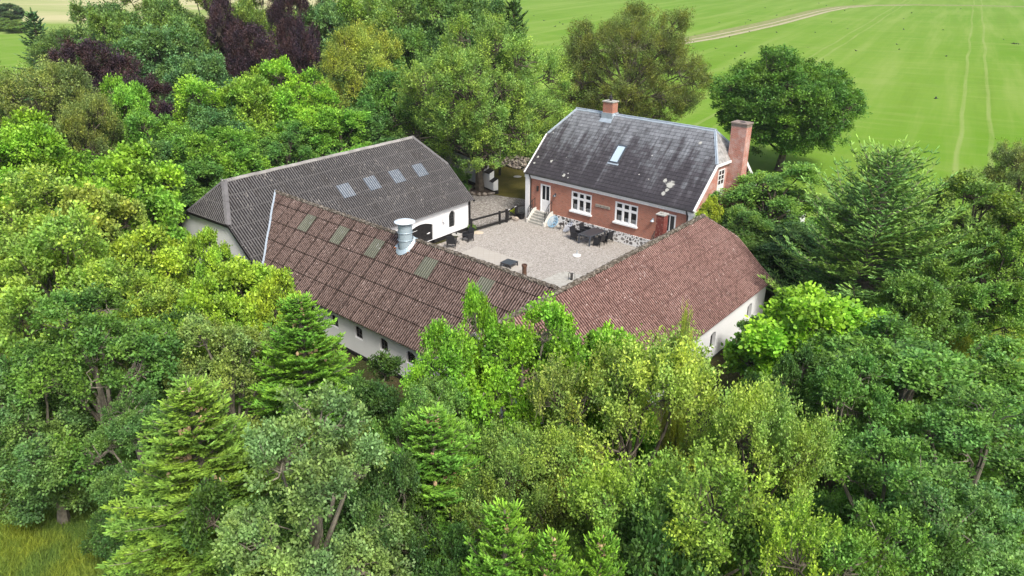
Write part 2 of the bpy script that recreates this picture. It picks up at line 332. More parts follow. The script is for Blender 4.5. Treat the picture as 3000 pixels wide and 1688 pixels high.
    far = t.n('SeparateXYZ', {0: v}); tan = t.math('MULTIPLY', t.ramp(t.math('DIVIDE', far.outputs[0], -200.), [(.3, 0.), (.42, 1.)]), t.ramp(t.noise(t.n('CombineXYZ', {0: t.math('MULTIPLY', far.outputs[0], .25), 1: far.outputs[1]}).outputs[0], .02, 4), [(.38, 0.), (.56, .9)]))
    tan = t.math('MULTIPLY', tan, t.ramp(t.math('DIVIDE', far.outputs[1], 400.), [(.50, 0.), (.62, 1.)]))
    c = t.mix(tan, c, (.44, .40, .22))
    M['field'] = t.fin(c, 1, .05, n2, .6, .2)
    t = NT('sandy_track'); v = t.uv(src='Object'); n = t.noise(v, .8, 5, .7)
    M['track'] = t.fin(t.mix(t.ramp(n, [(.35, 0.), (.7, 1.)]), (.42, .37, .26), (.27, .27, .14)), 1, .05)
    M['verge'] = (lambda t: t.fin(t.ramp(t.noise(t.uv(src='Object'), .6, 6, .75), [(.35, (.10, .17, .04)), (.55, (.24, .24, .10)), (.7, (.30, .25, .13))]), 1, .05))(NT('verge_grass'))
mk()
# leaves: one procedural material, coloured per tree by its own object colour
def leafmat(name, lo, hi, hue, trans, rough, spec):
    t = NT(name); oi = t.n('ObjectInfo'); a = t.n('Attribute', attribute_name='tone'); rnd = t.n('NewGeometry').outputs['Random Per Island']
    oc = t.n('TexCoord').outputs['Object']; pn = t.ramp(t.noise(oc, .55, 3, .6), [(.40, 0.), (.62, 1.)])
    base = t.mix(pn, t.mix(1., oi.outputs['Color'], (.86, .95, 1.05), 'MULTIPLY'), t.mix(1., oi.outputs['Color'], (1.28, 1.12, .80), 'MULTIPLY'))
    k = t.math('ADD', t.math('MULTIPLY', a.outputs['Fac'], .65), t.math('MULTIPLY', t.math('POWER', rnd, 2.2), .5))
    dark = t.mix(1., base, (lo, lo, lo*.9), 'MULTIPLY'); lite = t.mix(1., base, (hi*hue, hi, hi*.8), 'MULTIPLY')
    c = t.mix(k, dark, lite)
    t.set(t.b.inputs['Base Color'], c); t.b.inputs['Roughness'].default_value = rough; t.b.inputs['Specular IOR Level'].default_value = spec
    tl = t.n('BsdfTranslucent', {0: t.mix(1., c, (1.25, 1.3, .5), 'MULTIPLY')})
    mx = t.n('MixShader', {0: trans, 1: t.b.outputs[0], 2: tl.outputs[0]}); t.t.links.new(mx.outputs[0], t.out.inputs[0]); return t.m
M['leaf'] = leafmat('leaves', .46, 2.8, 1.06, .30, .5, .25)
M['needle'] = leafmat('needles', .55, 2.9, 1.05, .15, .55, .2)
M['grass'] = leafmat('grass_blades', .6, 1.5, 1.25, .3, .8, .1)

exec_parts = []
# ------------------------------------------------------------------ ground
def sheet(name, poly, z, mat):
    mb = MB(); mb.face([(p[0], p[1], z) for p in poly]); return tag(mb.build(name, mat), kind='structure')
sheet('field', [(-2000, -300), (2000, -300), (2000, 3000), (-2000, 3000)], -.024, M['field'])
def wavy(poly, amp, step, seed):
    r = random.Random(seed); out = []
    for i in range(len(poly)):
        a = Vector(poly[i]); b = Vector(poly[(i+1) % len(poly)]); n = max(1, int((b-a).length/step))
        for k in range(n): p = a.lerp(b, k/n); out.append((p.x+r.uniform(-amp, amp), p.y+r.uniform(-amp, amp)))
    return out
sheet('woodland_floor', wavy([(-8, 6), (-11.5, 20), (-15, 25), (-28, 31), (-52, 62), (-78, 96), (-70, 118), (-10, 112), (0, 90), (10, 84), (13, 74), (17, 62), (19, 50), (17, 40), (19, 32), (16, 20), (14, 6)], .5, 2., 3), -.018, M['floor'])
sheet('lawn', wavy([(-7.5, 63), (-12, 74), (-4, 84), (6, 84), (10, 72), (8, 64)], .15, 1., 4), -.012, M['lawn'])
sheet('driveway', wavy([(-4, 54), (-6.5, 61.5), (-4.6, 66.5), (-1.7, 65.0), (1.1, 63.6), (3, 60), (1.2, 57)], .08, .6, 5), -.008, M['gravel2'])
sheet('courtyard', wavy([(-3.2, 54.8), (.8, 59), (13.5, 48.5), (12, 40), (4, 32), (-6, 37), (-12, 44), (-8, 49.5)], .05, 1., 6), -.004, M['gravel'])
FR = {'D': ((0.935, 58.765), R_(-41.522)), 'A': ((-14.446, 40.999), R_(51.503)), 'B': ((-17.312, 43.425), R_(-41.872)), 'C': ((1.709, 24.309), R_(51.143))}
def frm(b, u, v, z=0):
    (x, y), t = FR[b]; return Vector((x+u*math.cos(t)-v*math.sin(t), y+u*math.sin(t)+v*math.cos(t), z))
sheet('terrace', [frm('D', 1.95, -7.33)[:2], frm('D', 7.2, -7.33)[:2], frm('D', 7.2, -11)[:2], frm('D', 1.95, -11)[:2]][::-1], .004, M['paving'])
def strip(name, pts, w_, z, mat, off=0):
    mb = MB(); P = [Vector((*p, z)) for p in pts]; L = []; Rr = []
    for i, p in enumerate(P):
        d = (P[min(i+1, len(P)-1)]-P[max(0, i-1)]).normalized(); n = Vector((-d.y, d.x, 0)); L.append(p+n*(off+w_/2)); Rr.append(p+n*(off-w_/2))
    for i in range(len(P)-1): mb.face([Rr[i], Rr[i+1], L[i+1], L[i]])
    return tag(mb.build(name, mat), kind='structure')
TR = [(22, 170), (37.2, 187.5), (51.3, 204.6), (65.1, 224.8), (81.4, 249.2), (97.6, 275.6), (117.4, 307.9), (134.6, 332.4), (150, 346), (170, 352), (195, 350), (230, 338), (300, 300)]
strip('track_verge', TR, 8.5, -.014, M['verge'], 3.2)
strip('track', TR[:10], 1.3, -.008, M['track'])
strip('track', TR[:9], .9, -.009, M['track'], 3.2)

# ------------------------------------------------------------------ roofs and walls
def corrug(mb, O, U, S, N, lo, hi, u0, u1, pitch, amp, rowh, lift, sub=8, smax=99., thick=0):
    """sheets laid in rows along U, climbing along S; lo(u), hi(u) limit s"""
    O, U, S, N = map(Vector, (O, U, S, N)); n = max(2, int((u1-u0)/pitch*sub)); us = [u0+(u1-u0)*i/n for i in range(n+1)]
    hmax = max(hi(u) for u in us); r0 = 0
    while r0*rowh < hmax:
        a0, a1 = r0*rowh, (r0+1)*rowh+.0
        prev = None
        for u in us:
            l, h = lo(u), hi(u); s0, s1 = max(a0, l), min(a1, h)
            cur = None
            if s1 > s0+1e-4:
                wv = amp*math.cos(6.28318*u/pitch)
                p = []
                for s_ in (s0, s1):
                    k = 1-(s_-a0)/rowh; sag = .022*math.sin(u*.83+.7)*math.sin(1.15*s_+.4)+.009*math.sin(u*3.1+s_*2.3) if amp else .006*math.sin(u*1.3)*math.sin(s_*1.7)
                    p.append(O+U*u+S*s_+N*(wv+lift*k+sag))
                cur = (p, (u, s0), (u, s1))
            if prev and cur:
                mb.face([prev[0][0], cur[0][0], cur[0][1], prev[0][1]], [prev[1], cur[1], cur[2], prev[2]])
                if lift > 0: # little riser at the lower edge of the row
                    q = [prev[0][0]-N*(lift+.01), cur[0][0]-N*(lift+.01), cur[0][0], prev[0][0]]; mb.face(q, [prev[1], cur[1], cur[1], prev[1]])
            prev = cur
        r0 += 1
def wall_holes(mb, L0, L1, y, z0, z1, holes, depth, sgn=1, arch=False):
    """front face at y looking towards -sgn*y, holes (x0,x1,za,zb[,rise])"""
    xs = sorted({L0, L1, *[h[0] for h in holes], *[h[1] for h in holes]}); zs = sorted({z0, z1, *[h[2] for h in holes], *[h[3] for h in holes]})
    for i in range(len(xs)-1):
        for j in range(len(zs)-1):
            xm, zm = (xs[i]+xs[i+1])/2, (zs[j]+zs[j+1])/2
            if any(h[0] < xm < h[1] and h[2] < zm < h[3] for h in holes): continue
            q = [(xs[i], y, zs[j]), (xs[i+1], y, zs[j]), (xs[i+1], y, zs[j+1]), (xs[i], y, zs[j+1])]; mb.face(q if sgn > 0 else q[::-1])
    for h in holes:
        x0, x1, a, b = h[:4]; rise = h[4] if len(h) > 4 else 0; yb = y+sgn*depth
        top = []
        n = 10 if rise else 1
        for k in range(n+1):
            t = k/n; top.append((x0+(x1-x0)*t, b-rise*(2*t-1)**2 if rise else b))
        for k in range(n):
            (xa, za), (xb, zb) = top[k], top[k+1]
            if rise and not (za > b-1e-6 and zb > b-1e-6): mb.face([(xa, y, za), (xb, y, zb), (xb, y, b), (xa, y, b)])
            mb.face([(xa, y, za), (xb, y, zb), (xb, yb, zb), (xa, yb, za)])
        mb.face([(x0, y, a), (x0, y, top[0][1]), (x0, yb, top[0][1]), (x0, yb, a)]); mb.face([(x1, y, a), (x1, yb, a), (x1, yb, top[-1][1]), (x1, y, top[-1][1])])
        mb.face([(x0, y, a), (x0, yb, a), (x1, yb, a), (x1, y, a)])
def iron_window(par, x0, x1, a, b, rise, y, nx=2, nz=3):
    """cast iron barn window set in a recess"""
    f = MB(); yb = y; n = 10
    top = lambda x: b-rise*(2*(x-x0)/(x1-x0)-1)**2
    pts = [(x0+(x1-x0)*k/n) for k in range(n+1)]
    for k in range(n): f.bar((pts[k], yb, top(pts[k])-.02), (pts[k+1], yb, top(pts[k+1])-.02), .035)
    for x in (x0+.02, x1-.02): f.bar((x, yb, a), (x, yb, top(x)), .035)
    f.bar((x0, yb, a+.02), (x1, yb, a+.02), .035)
    for i in range(1, nx+1): x = x0+(x1-x0)*i/(nx+1); f.bar((x, yb, a), (x, yb, top(x)-.03), .018)
    for i in range(1, nz+1): z = a+(b-rise*.5-a)*i/(nz+1); f.bar((x0, yb-.004, z), (x1, yb-.004, z), .018)
    w_ = f.build('window', M['iron'], par)
    g = MB(); g.face([(x0, yb+.03, a)]+[(x1, yb+.03, a)]+[(x, yb+.03, top(x)) for x in pts[::-1]]); g.build('pane', M['dglass'], w_); return w_
def ridge_tube(name, a, b, r, mat, par, seed, rough=.03, step=.12):
    rng = random.Random(seed); a, b = Vector(a), Vector(b); n = int((b-a).length/step); mb = MB(); d = (b-a).normalized(); x = Vector((-d.y, d.x, 0)).normalized(); up = d.cross(x); up = up if up.z > 0 else -up
    rings = []
    for i in range(n+1):
        p = a.lerp(b, i/n); rr = r*(1+.16*((i//3) % 2)); rings.append([p+(x*math.cos(t)*1.25+up*math.sin(t))*(rr+rng.uniform(-rough, rough))-up*.05 for t in [math.pi*k/7-.15+.3*k/7 for k in range(8)]])
    for i in range(n):
        for k in range(7): mb.face([rings[i][k], rings[i+1][k], rings[i+1][k+1], rings[i][k+1]])
    mb.face(rings[0]); mb.face(rings[-1][::-1])
    return mb.build(name, mat, par)
def flat_cap(mb, a, b, w_, lift, dn1, dn2):
    """angled ridge flashing: two flaps from the line a-b falling along dn1 and dn2"""
    a, b = Vector(a), Vector(b); n = max(1, int((b-a).length/1.1))
    for i in range(n):
        p, q = a.lerp(b, i/n), a.lerp(b, min(1, (i+1)/n+.0)); l = lift+.012*(i % 2); up = Vector((0, 0, l))
        for dn in (Vector(dn1), Vector(dn2)):
            e = dn*w_; mb.face([p+up, q+up, q+e+up, p+e+up]); mb.face([p+e+up, q+e+up, q+e+up-Vector((0, 0, .04)), p+e+up-Vector((0, 0, .04))])
        mb.face([p+up+Vector(dn1)*w_, p+up, p+up+Vector(dn2)*w_])
class Geo: pass
def geo(L, W_, e, r, hi, hz):
    g = Geo(); g.L, g.W, g.e, g.r, g.hi, g.hz = L, W_, e, r, hi, hz; g.S = math.hypot(W_/2, r-e); g.f = (hz-e)/(r-e); g.sh = g.f*g.S; g.yh = g.f*W_/2
    g.Sf = Vector((0, W_/2, r-e))/g.S; g.Nf = Vector((1, 0, 0)).cross(g.Sf); g.Sb = Vector((0, -W_/2, r-e))/g.S; g.Nb = g.Sb.cross(Vector((1, 0, 0))); return g
def barn_gable(mb, g, x, inset=.3, hip=True, z0=0, drop=.07):
    k = (g.r-g.e)/(g.W/2); y0, y1 = inset, g.W-inset; e0 = g.e+inset*k-drop
    pts = [(x, y0, z0), (x, y1, z0), (x, y1, e0)]
    pts += [(x, g.W-g.yh+.0, g.hz-drop), (x, g.yh, g.hz-drop)] if hip else [(x, g.W/2, g.r-drop)]
    pts += [(x, y0, e0)]; mb.face(pts)

# ---- barn A : grey roof
A = empty('barn', (*FR['A'][0], 0), FR['A'][1], 'long white barn with grey corrugated roof and four pale roof lights', 'barn')
g = geo(18.68, 9.485, 2.364, 6.646, 1.435, 4.659); gA = g
def hiphi(g, left, right, clip=0):
    def f(u):
        h = g.S
        if left and u < g.hi: h = min(h, g.sh+(g.S-g.sh)*max(0, u)/g.hi)
        if right and u > g.L-g.hi: h = min(h, g.sh+(g.S-g.sh)*max(0, g.L-u)/g.hi)
        return h
    return f
def add_hip(mb, g, right, pitch, amp, rowh, lift, sub=6):
    w2 = g.W-2*g.yh; rs = Vector((-g.hi if right else g.hi, 0, g.r-g.hz)); Sh = rs.length; S_ = rs/Sh
    if right: O = (g.L, g.yh, g.hz); U_ = Vector((0, 1, 0))
    else: O = (0, g.W-g.yh, g.hz); U_ = Vector((0, -1, 0))
    N_ = U_.cross(S_)
    corrug(mb, O, U_, S_, N_, lambda u: 0, lambda u: Sh*min(u, w2-u)/(w2/2), 0, w2, pitch, amp, rowh, lift, sub)
    return S_, N_
mb = MB(); corrug(mb, (0, 0, g.e), (1, 0, 0), g.Sf, g.Nf, lambda u: 0, hiphi(g, 1, 1), 0, g.L, .177, .026, 1.06, .012)
corrug(mb, (0, g.W, g.e), (1, 0, 0), g.Sb, g.Nb, lambda u: 0, hiphi(g, 1, 1), 0, g.L, .177, .026, 1.06, .012, 4)
add_hip(mb, g, True, .177, .026, 1.06, .012); add_hip(mb, g, False, .177, .026, 1.06, .012)
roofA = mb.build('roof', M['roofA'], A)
mb = MB(); dF = -g.Sf; dB = -g.Sb
flat_cap(mb, (g.hi-.1, g.W/2, g.r), (g.L-g.hi+.1, g.W/2, g.r), .19, .06, dF, dB)
mb.build('ridge_cap', M['ridgeA'], roofA)
hipm = plain('dark_grey_hip_cap', (.13, .125, .125), .85, .2, .2, 2)
for ux, sx in ((0, 1), (g.L, -1)):
    mb = MB(); hd = Vector((-sx, 0, -(g.r-g.hz)/g.hi)).normalized()
    flat_cap(mb, (ux, g.yh, g.hz), (ux+sx*g.hi, g.W/2, g.r), .22, .055, (Vector((sx, -.35, -.25))).normalized(), Vector((-.1*sx, .95, .1)).normalized()*1.1); mb.build('hip_cap', hipm, roofA); mb = MB()
    flat_cap(mb, (ux, g.W-g.yh, g.hz), (ux+sx*g.hi, g.W/2, g.r), .20, .055, (Vector((sx, .35, -.25))).normalized(), Vector((-.1*sx, -.95, .1)).normalized()); mb.build('hip_cap', hipm, roofA)

for u0 in (8.4, 10.68, 12.98, 15.28):
    mb = MB(); corrug(mb, Vector((0, 0, g.e))+g.Nf*.022, (1, 0, 0), g.Sf, g.Nf, lambda u: 3.04, lambda u: 4.1, u0, u0+.98, .177, .028, 9, 0); mb.build('skylight', M['lightA'], roofA)
k = (g.r-g.e)/(g.W/2)
mb = MB(); H0 = g.e+.35*k-.06
holes = [(12.1, 14.57, .27, 1.72, .32), (16.22, 16.9, .68, 1.95, .28), (4.5, 5.2, .9, 1.7, .2)]
wall_holes(mb, .2, g.L-.2, .35, .27, H0, holes, .18)
mb.face([(.2, g.W-.35, .27), (g.L-.2, g.W-.35, .27), (g.L-.2, g.W-.35, H0), (.2, g.W-.35, H0)][::-1])
barn_gable(mb, g, .2, .35, True, .27); barn_gable(mb, g, g.L-.2, .35, True, .27)
wa = mb.build('wall', M['lime'], A)
mb = MB(); mb.box((.14, .29, 0), (12.1, g.W-.29, .27)); mb.box((14.57, .29, 0), (g.L-.14, 1.2, .27)); mb.box((12.1, .6, 0), (14.57, 1.0, .268)); mb.build('plinth', M['black'], A)
mb = MB(); mb.box((g.L-.34, .31, .27), (g.L-.12, .55, g.e+.2)); mb.build('corner_post', M['black'], A)
for xb in (.03, g.L-.03):
    mb = MB()
    for yy0, yy1, z_0, z_1 in ((-.02, g.yh, g.e-.03, g.hz-.03), (g.W+.02, g.W-g.yh, g.e-.03, g.hz-.03)): mb.bar((xb, yy0, z_0-.08), (xb, yy1, z_1-.08), .05, .16)
    mb.bar((xb, g.yh, g.hz-.1), (xb, g.W-g.yh, g.hz-.1), .05, .14); mb.build('barge_board', M['black'], A)
# double barn door
mb = MB(); xs = np.linspace(12.12, 14.55, 19)
for i in range(18):
    xm = (xs[i]+xs[i+1])/2; zt = 1.70-.32*(2*(xm-12.1)/2.47-1)**2; mb.box((xs[i]+.006, .45, .05), (xs[i+1]-.006, .49, zt))
mb.box((12.12, .49, .04), (14.55, .5, 1.4))
dr = mb.build('door', M['black'], A)
mb = MB(); mb.bar((12.2, .44, 1.30), (13.05, .44, 1.34), .03, .02); mb.build('hinge', M['trim'], dr); mb = MB(); mb.bar((14.0, .43, .83), (14.3, .43, .86), .04); mb.bar((14.14, .40, .80), (14.18, .40, .92), .03); mb.build('latch', M['trim'], dr)
iron_window(A, 16.22, 16.9, .68, 1.95, .28, .50, 2, 4); iron_window(A, 4.5, 5.2, .9, 1.7, .2, .50, 2, 2)
mb = MB(); mb.lathe([(0, .10), (.05, .09), (.12, 0), (.115, 0), (0, .03)], (15.55, .16, 1.46), 12); mb.bar((15.55, .36, 1.62), (15.55, .16, 1.55), .03); mb.box((15.50, .30, 1.52), (15.60, .345, 1.70)); mb.build('wall_lamp', M['trim'], A)
mb = MB(); mb.bar((.15, 2.2, 1.5), (.15, 2.2, 1.85), .03); mb.bar((.15, 2.2, 1.85), (.15, 2.35, 1.95), .03); mb.build('gable_hook', M['iron'], A)

# ---- barn B : brown roof with galvanised flue
B = empty('barn', (*FR['B'][0], 0), FR['B'][1], 'low white barn with mossy brown corrugated roof and a big galvanised vent', 'barn')
g = geo(22.35, 8.05, 2.2, 5.627, 0, 9); gB = g
mb = MB()
def loB(u): return max(0, g.S*(1-u/4.14)-.06)
corrug(mb, (0, 0, g.e), (1, 0, 0), g.Sf, g.Nf, loB, lambda u: g.S, -.0, g.L, .146, .021, 1.135, .026)
corrug(mb, (0, g.W, g.e), (1, 0, 0), g.Sb, g.Nb, lambda u: max(0, g.S*(1-(u+.1)/3.2)) if False else 0, lambda u: g.S, 4.5, g.L-.6, .146, .021, 1.135, .02, 4)
corrug(mb, (0, g.W, g.e), (1, 0, 0), g.Sb, g.Nb, lambda u: g.S*(1-max(0, u)/4.5), lambda u: g.S, 0, 4.5, .146, .021, 1.135, .02, 4)
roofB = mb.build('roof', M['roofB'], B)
ridge_tube('ridge_cap', (0, g.W/2, g.r), (g.L, g.W/2, g.r), .10, M['ridge'], roofB, 5, .022, .09)
for u0 in (4.15, 7.22, 10.3, 14.33, 18.22):
    mb = MB(); corrug(mb, Vector((0, 0, g.e))+g.Nf*.045, (1, 0, 0), g.Sf, g.Nf, lambda u: 3.47, lambda u: 4.56, u0, u0+.93, .146, .024, 9, 0); mb.build('skylight', M['lightB'], roofB)
# white verge flashing in the valley against barn A
mb = MB(); n = 12
pA = [Vector((4.14*(1-t), 0, g.e))+Vector((0, g.W/2*t, (g.r-g.e)*t)) for t in [i/n for i in range(n+1)]]
for i in range(n):
    a, b = pA[i]-Vector((.07, 0, 0)), pA[i+1]-Vector((.07, 0, 0)); a = a+Vector((.03*((i//2) % 2), 0, .04)); b = b+Vector((.03*((i//2) % 2), 0, .04)); mb.bar(a, b, .11, .07)
mb.build('verge_flashing', M['zinc'], roofB)
k = (g.r-g.e)/(g.W/2); H0 = g.e+.3*k-.07
hB = [(6.1, 6.75, 1.1, 1.8, .13), (8.13, 8.78, 1.1, 1.8, .13), (10.17, 10.82, 1.1, 1.8, .13), (12.2, 12.85, 1.1, 1.8, .13), (14.2, 14.85, 1.1, 1.8, .13), (16.2, 16.85, 1.1, 1.8, .13), (18.2, 18.85, 1.1, 1.8, .13)]
mb = MB(); wall_holes(mb, 4.2, g.L-1.2, .3, .22, H0, hB, .17)
mb.face([(5.5, g.W-.3, .0), (g.L-1.2, g.W-.3, .0), (g.L-1.2, g.W-.3, H0), (5.5, g.W-.3, H0)][::-1]); mb.face([(4.2, .3, .22), (4.2, .3, H0), (4.2, 2.0, H0), (4.2, 2.0, .22)])
mb.build('wall', M['lime'], B)
mb = MB(); mb.box((4.15, .25, 0), (g.L-1.2, .6, .22)); mb.build('plinth', M['black'], B)
for h in hB: iron_window(B, h[0], h[1], h[2], h[3], h[4], .44, 2, 2)
# flue
fl = MB(); cx, cy = 12.62, 3.62; zb = g.e+(cy/(g.W/2))*(g.r-g.e)
fl.lathe([(.36, zb-.4), (.36, zb+1.2), (.33, zb+1.2), (.33, zb+.9)], (cx, cy, 0), 40)
for z_ in (.35, .75): fl.lathe([(.40, zb+z_), (.408, zb+z_+.01), (.408, zb+z_+.03), (.40, zb+z_+.04)], (cx, cy, 0), 40)
flue = fl.build('vent_pipe', M['galv'], B, True)
mb = MB(); mb.lathe([(0, zb+1.45), (.28, zb+1.40), (.54, zb+1.31), (.54, zb+1.295), (.28, zb+1.36), (0, zb+1.38)], (cx, cy, 0), 40)
mb.build('vent_cap', M['galvcap'], flue, True)
mb = MB(); mb.lathe([(.32, zb+1.1), (.32, zb+1.33)], (cx, cy, 0), 24)
mb.build('vent_mesh', M['darkmetal'], flue)
for a in (0.6, 2.2, 3.8, 5.4): mb = MB(); mb.bar((cx+.39*math.cos(a), cy+.39*math.sin(a), zb+1.05), (cx+.41*math.cos(a), cy+.41*math.sin(a), zb+1.34), .03, .01); mb.build('strap', M['galv'], flue)
mb = MB(); P0 = Vector((0, 0, g.e))+g.Nf*.055
q = lambda u, s_: P0+Vector((u, 0, 0))+g.Sf*s_
mb.face([q(12.0, 4.46), q(13.16, 4.46), q(13.12, 5.34), q(12.3, 5.34)]); mb.face([q(12.3, 5.34), q(13.12, 5.34), q(13.12, 5.34)+Vector((0, .5, -.35)), q(12.3, 5.34)+Vector((0, .5, -.35))])
mb.lathe([(.46, 0), (.37, .10)], (0, 0, 0), 4) if False else None
for i in range(28):
    a, b = 6.2832*i/28, 6.2832*(i+1)/28
    z_ = lambda t, r_: g.e+((cy+r_*math.sin(t))/(g.W/2))*(g.r-g.e) if cy+r_*math.sin(t) < g.W/2 else g.r-((cy+r_*math.sin(t)-g.W/2)/(g.W/2))*(g.r-g.e)
    mb.face([(cx+.52*math.cos(a), cy+.52*math.sin(a), z_(a, .52)+.08), (cx+.52*math.cos(b), cy+.52*math.sin(b), z_(b, .52)+.08), (cx+.41*math.cos(b), cy+.41*math.sin(b), z_(b, .37)+.20), (cx+.41*math.cos(a), cy+.41*math.sin(a), z_(a, .37)+.20)])
mb.build('flashing', M['galv'], flue)
mb = MB(); P0 = Vector((0, 0, g.e))+g.Nf*.062
mb.face([q(12.43, 4.45), q(12.63, 4.45), q(12.60, 4.80), q(12.46, 4.80)])
for i in range(8): mb.face([q(12.0+i*.146, 4.40), q(12.09+i*.146, 4.40), q(12.09+i*.146, 4.475), q(12.0+i*.146, 4.475)])
mb.build('rust_streak', M['rust'], flue)
mb = MB(); mb.lathe([(.13, 5.0), (.10, 5.85), (.11, 5.95), (.13, 5.97), (.13, 6.06), (.09, 6.06), (.08, 5.8)], (20.15, g.W/2+.28, 0), 16); mb.build('flue_pot', M['terracotta'], B, True)

# ---- barn C : red roof
Cc = empty('barn', (*FR['C'][0], 0), FR['C'][1], 'white barn with mossy red corrugated roof and half hipped end by the larch', 'barn')
g = geo(20.9, 7.96, 2.25, 5.669, 1.47, 4.318); gC = g
mb = MB(); corrug(mb, (0, 0, g.e), (1, 0, 0), g.Sf, g.Nf, lambda u: 0, hiphi(g, 0, 1), 0, g.L, .150, .022, 1.12, .012)
corrug(mb, (0, g.W, g.e), (1, 0, 0), g.Sb, g.Nb, lambda u: 0, hiphi(g, 0, 1), 0, g.L, .150, .022, 1.12, .012, 4)
add_hip(mb, g, True, .150, .022, 1.12, .012)
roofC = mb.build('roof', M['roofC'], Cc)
ridge_tube('ridge_cap', (0, g.W/2, g.r), (g.L-g.hi, g.W/2, g.r), .11, M['ridge'], roofC, 6, .03, .09)
ridge_tube('hip_cap', (g.L-g.hi, g.W/2, g.r), (g.L, g.yh, g.hz), .07, M['ridge'], roofC, 7, .02, .09); ridge_tube('hip_cap', (g.L-g.hi, g.W/2, g.r), (g.L, g.W-g.yh, g.hz), .07, M['ridge'], roofC, 8, .02, .09)
mb = MB(); mb.bar((-.05, -.05, g.e+.02), (-.05, g.W/2, g.r+.05), .12, .10); mb.bar((-.05, g.W+.05, g.e+.02), (-.05, g.W/2, g.r+.05), .12, .10); mb.build('verge_cap', M['ridgeA'], roofC)
mb = MB(); mb.bar((-.04, 0, g.e-.12), (-.04, g.W/2, g.r-.12), .05, .2); mb.bar((-.04, g.W, g.e-.12), (-.04, g.W/2, g.r-.12), .05, .2); mb.build('barge_board', M['black'], Cc)
k = (g.r-g.e)/(g.W/2); H0 = g.e+.3*k-.07
hC = [(x, x+.62, .58, 1.52, .10) for x in (4.6, 9.1, 13.72, 18.27)]
mb = MB(); wall_holes(mb, .2, g.L-.2, .3, 0, H0, hC, .22); mb.face([(.2, g.W-.3, 0), (g.L-.2, g.W-.3, 0), (g.L-.2, g.W-.3, H0), (.2, g.W-.3, H0)][::-1])
barn_gable(mb, g, .2, .3, False); barn_gable(mb, g, g.L-.2, .3, True); mb.build('wall', M['lime'], Cc)
mb = MB(); mb.box((.15, .25, 0), (g.L-.15, g.W-.25, .02)); mb.build('plinth', M['black'], Cc)
for h in hC: iron_window(Cc, h[0]+.02, h[1]-.02, h[2], h[3], h[4], .49, 1, 3)
# red painted chimney on the courtyard slope
cu, cv = 16.45, 5.0
mb = MB(); mb.box((cu-.23, cv-.23, 4.2), (cu+.23, cv+.23, 6.22)); ch = mb.build('chimney', M['redpaint'], Cc)
mb = MB(); mb.box((cu-.27, cv-.27, 6.22), (cu+.27, cv+.27, 6.28)); mb.lathe([(.11, 6.29), (.11, 6.32), (.08, 6.32), (.08, 6.295), (0, 6.295)], (cu, cv, 0), 16); mb.build('chimney_cap', M['conc'], ch)

# ---- house D
D = empty('farmhouse', (*FR['D'][0], 0), FR['D'][1], 'red brick farmhouse with half hipped slate roof and two brick chimneys', 'house')
g = geo(14.7, 9.156, 3.651, 8.088, 1.39, 6.238); gD = g
mb = MB(); corrug(mb, (0, 0, g.e), (1, 0, 0), g.Sf, g.Nf, lambda u: 0, hiphi(g, 1, 1), 0, g.L, .25, 0, .285, .012, 1)
corrug(mb, (0, g.W, g.e), (1, 0, 0), g.Sb, g.Nb, lambda u: 0, hiphi(g, 1, 1), 0, g.L, .25, 0, .285, .012, 1)
roofD = mb.build('roof', M['slate'], D)
for rgt in (True, False): mb = MB(); add_hip(mb, g, rgt, .25, 0, .285, .012, 1); mb.build('hip_slates', M['slate2'], roofD)
mb = MB(); flat_cap(mb, (g.hi-.1, g.W/2, g.r), (g.L-g.hi+.1, g.W/2, g.r), .16, .045, -g.Sf, -g.Sb); mb.tube([(g.hi-.1, g.W/2, g.r+.06), (g.L-g.hi+.1, g.W/2, g.r+.06)], .045, 8); mb.build('ridge_cap', M['zinc'], roofD)
for ux, sx in ((0, 1), (g.L, -1)):
    for ya, sy in ((g.yh, 1), (g.W-g.yh, -1)):
        mb = MB(); a, b = Vector((ux, ya, g.hz)), Vector((ux+sx*g.hi, g.W/2, g.r))
        flat_cap(mb, a, b, .15, .035, Vector((sx*.97, 0, 0.02)), Vector((-sx*.12, sy*.95, .03)))
        mb.tube([a+Vector((0, 0, .05)), b+Vector((0, 0, .05))], .04, 8); mb.build('hip_cap', M['zinc'], roofD)
# skylight
sk = empty('skylight', (0, 0, 0)); sk.parent = roofD
P0 = Vector((0, 0, g.e))+g.Nf*.02
def onroof(u, s_, n_=0): return P0+Vector((u, 0, 0))+g.Sf*s_+g.Nf*n_
bpy.data.objects.remove(sk)
mb = MB()
Mx = Matrix(((1, g.Sf.x, g.Nf.x, P0.x), (0, g.Sf.y, g.Nf.y, P0.y), (0, g.Sf.z, g.Nf.z, P0.z), (0, 0, 0, 1)))
for a, b in (((6.66, 2.3, 0), (6.74, 3.85, .11)), ((7.38, 2.3, 0), (7.46, 3.85, .11)), ((6.74, 2.3, 0), (7.38, 2.38, .11)), ((6.74, 3.76, 0), (7.38, 3.85, .13))): mb.box(a, b, Mx)
sky_ = mb.build('skylight', M['darkmetal'], roofD)
mb = MB(); mb.face([onroof(6.74, 2.38, .08), onroof(7.38, 2.38, .08), onroof(7.38, 3.76, .08), onroof(6.74, 3.76, .08)]); mb.build('pane', M['rglass'], sky_)
mb = MB(); mb.face([onroof(6.58, 2.15, .035), onroof(7.54, 2.15, .035), onroof(7.54, 2.3, .035), onroof(6.58, 2.3, .035)]); mb.build('flashing', M['zinc'], sky_)
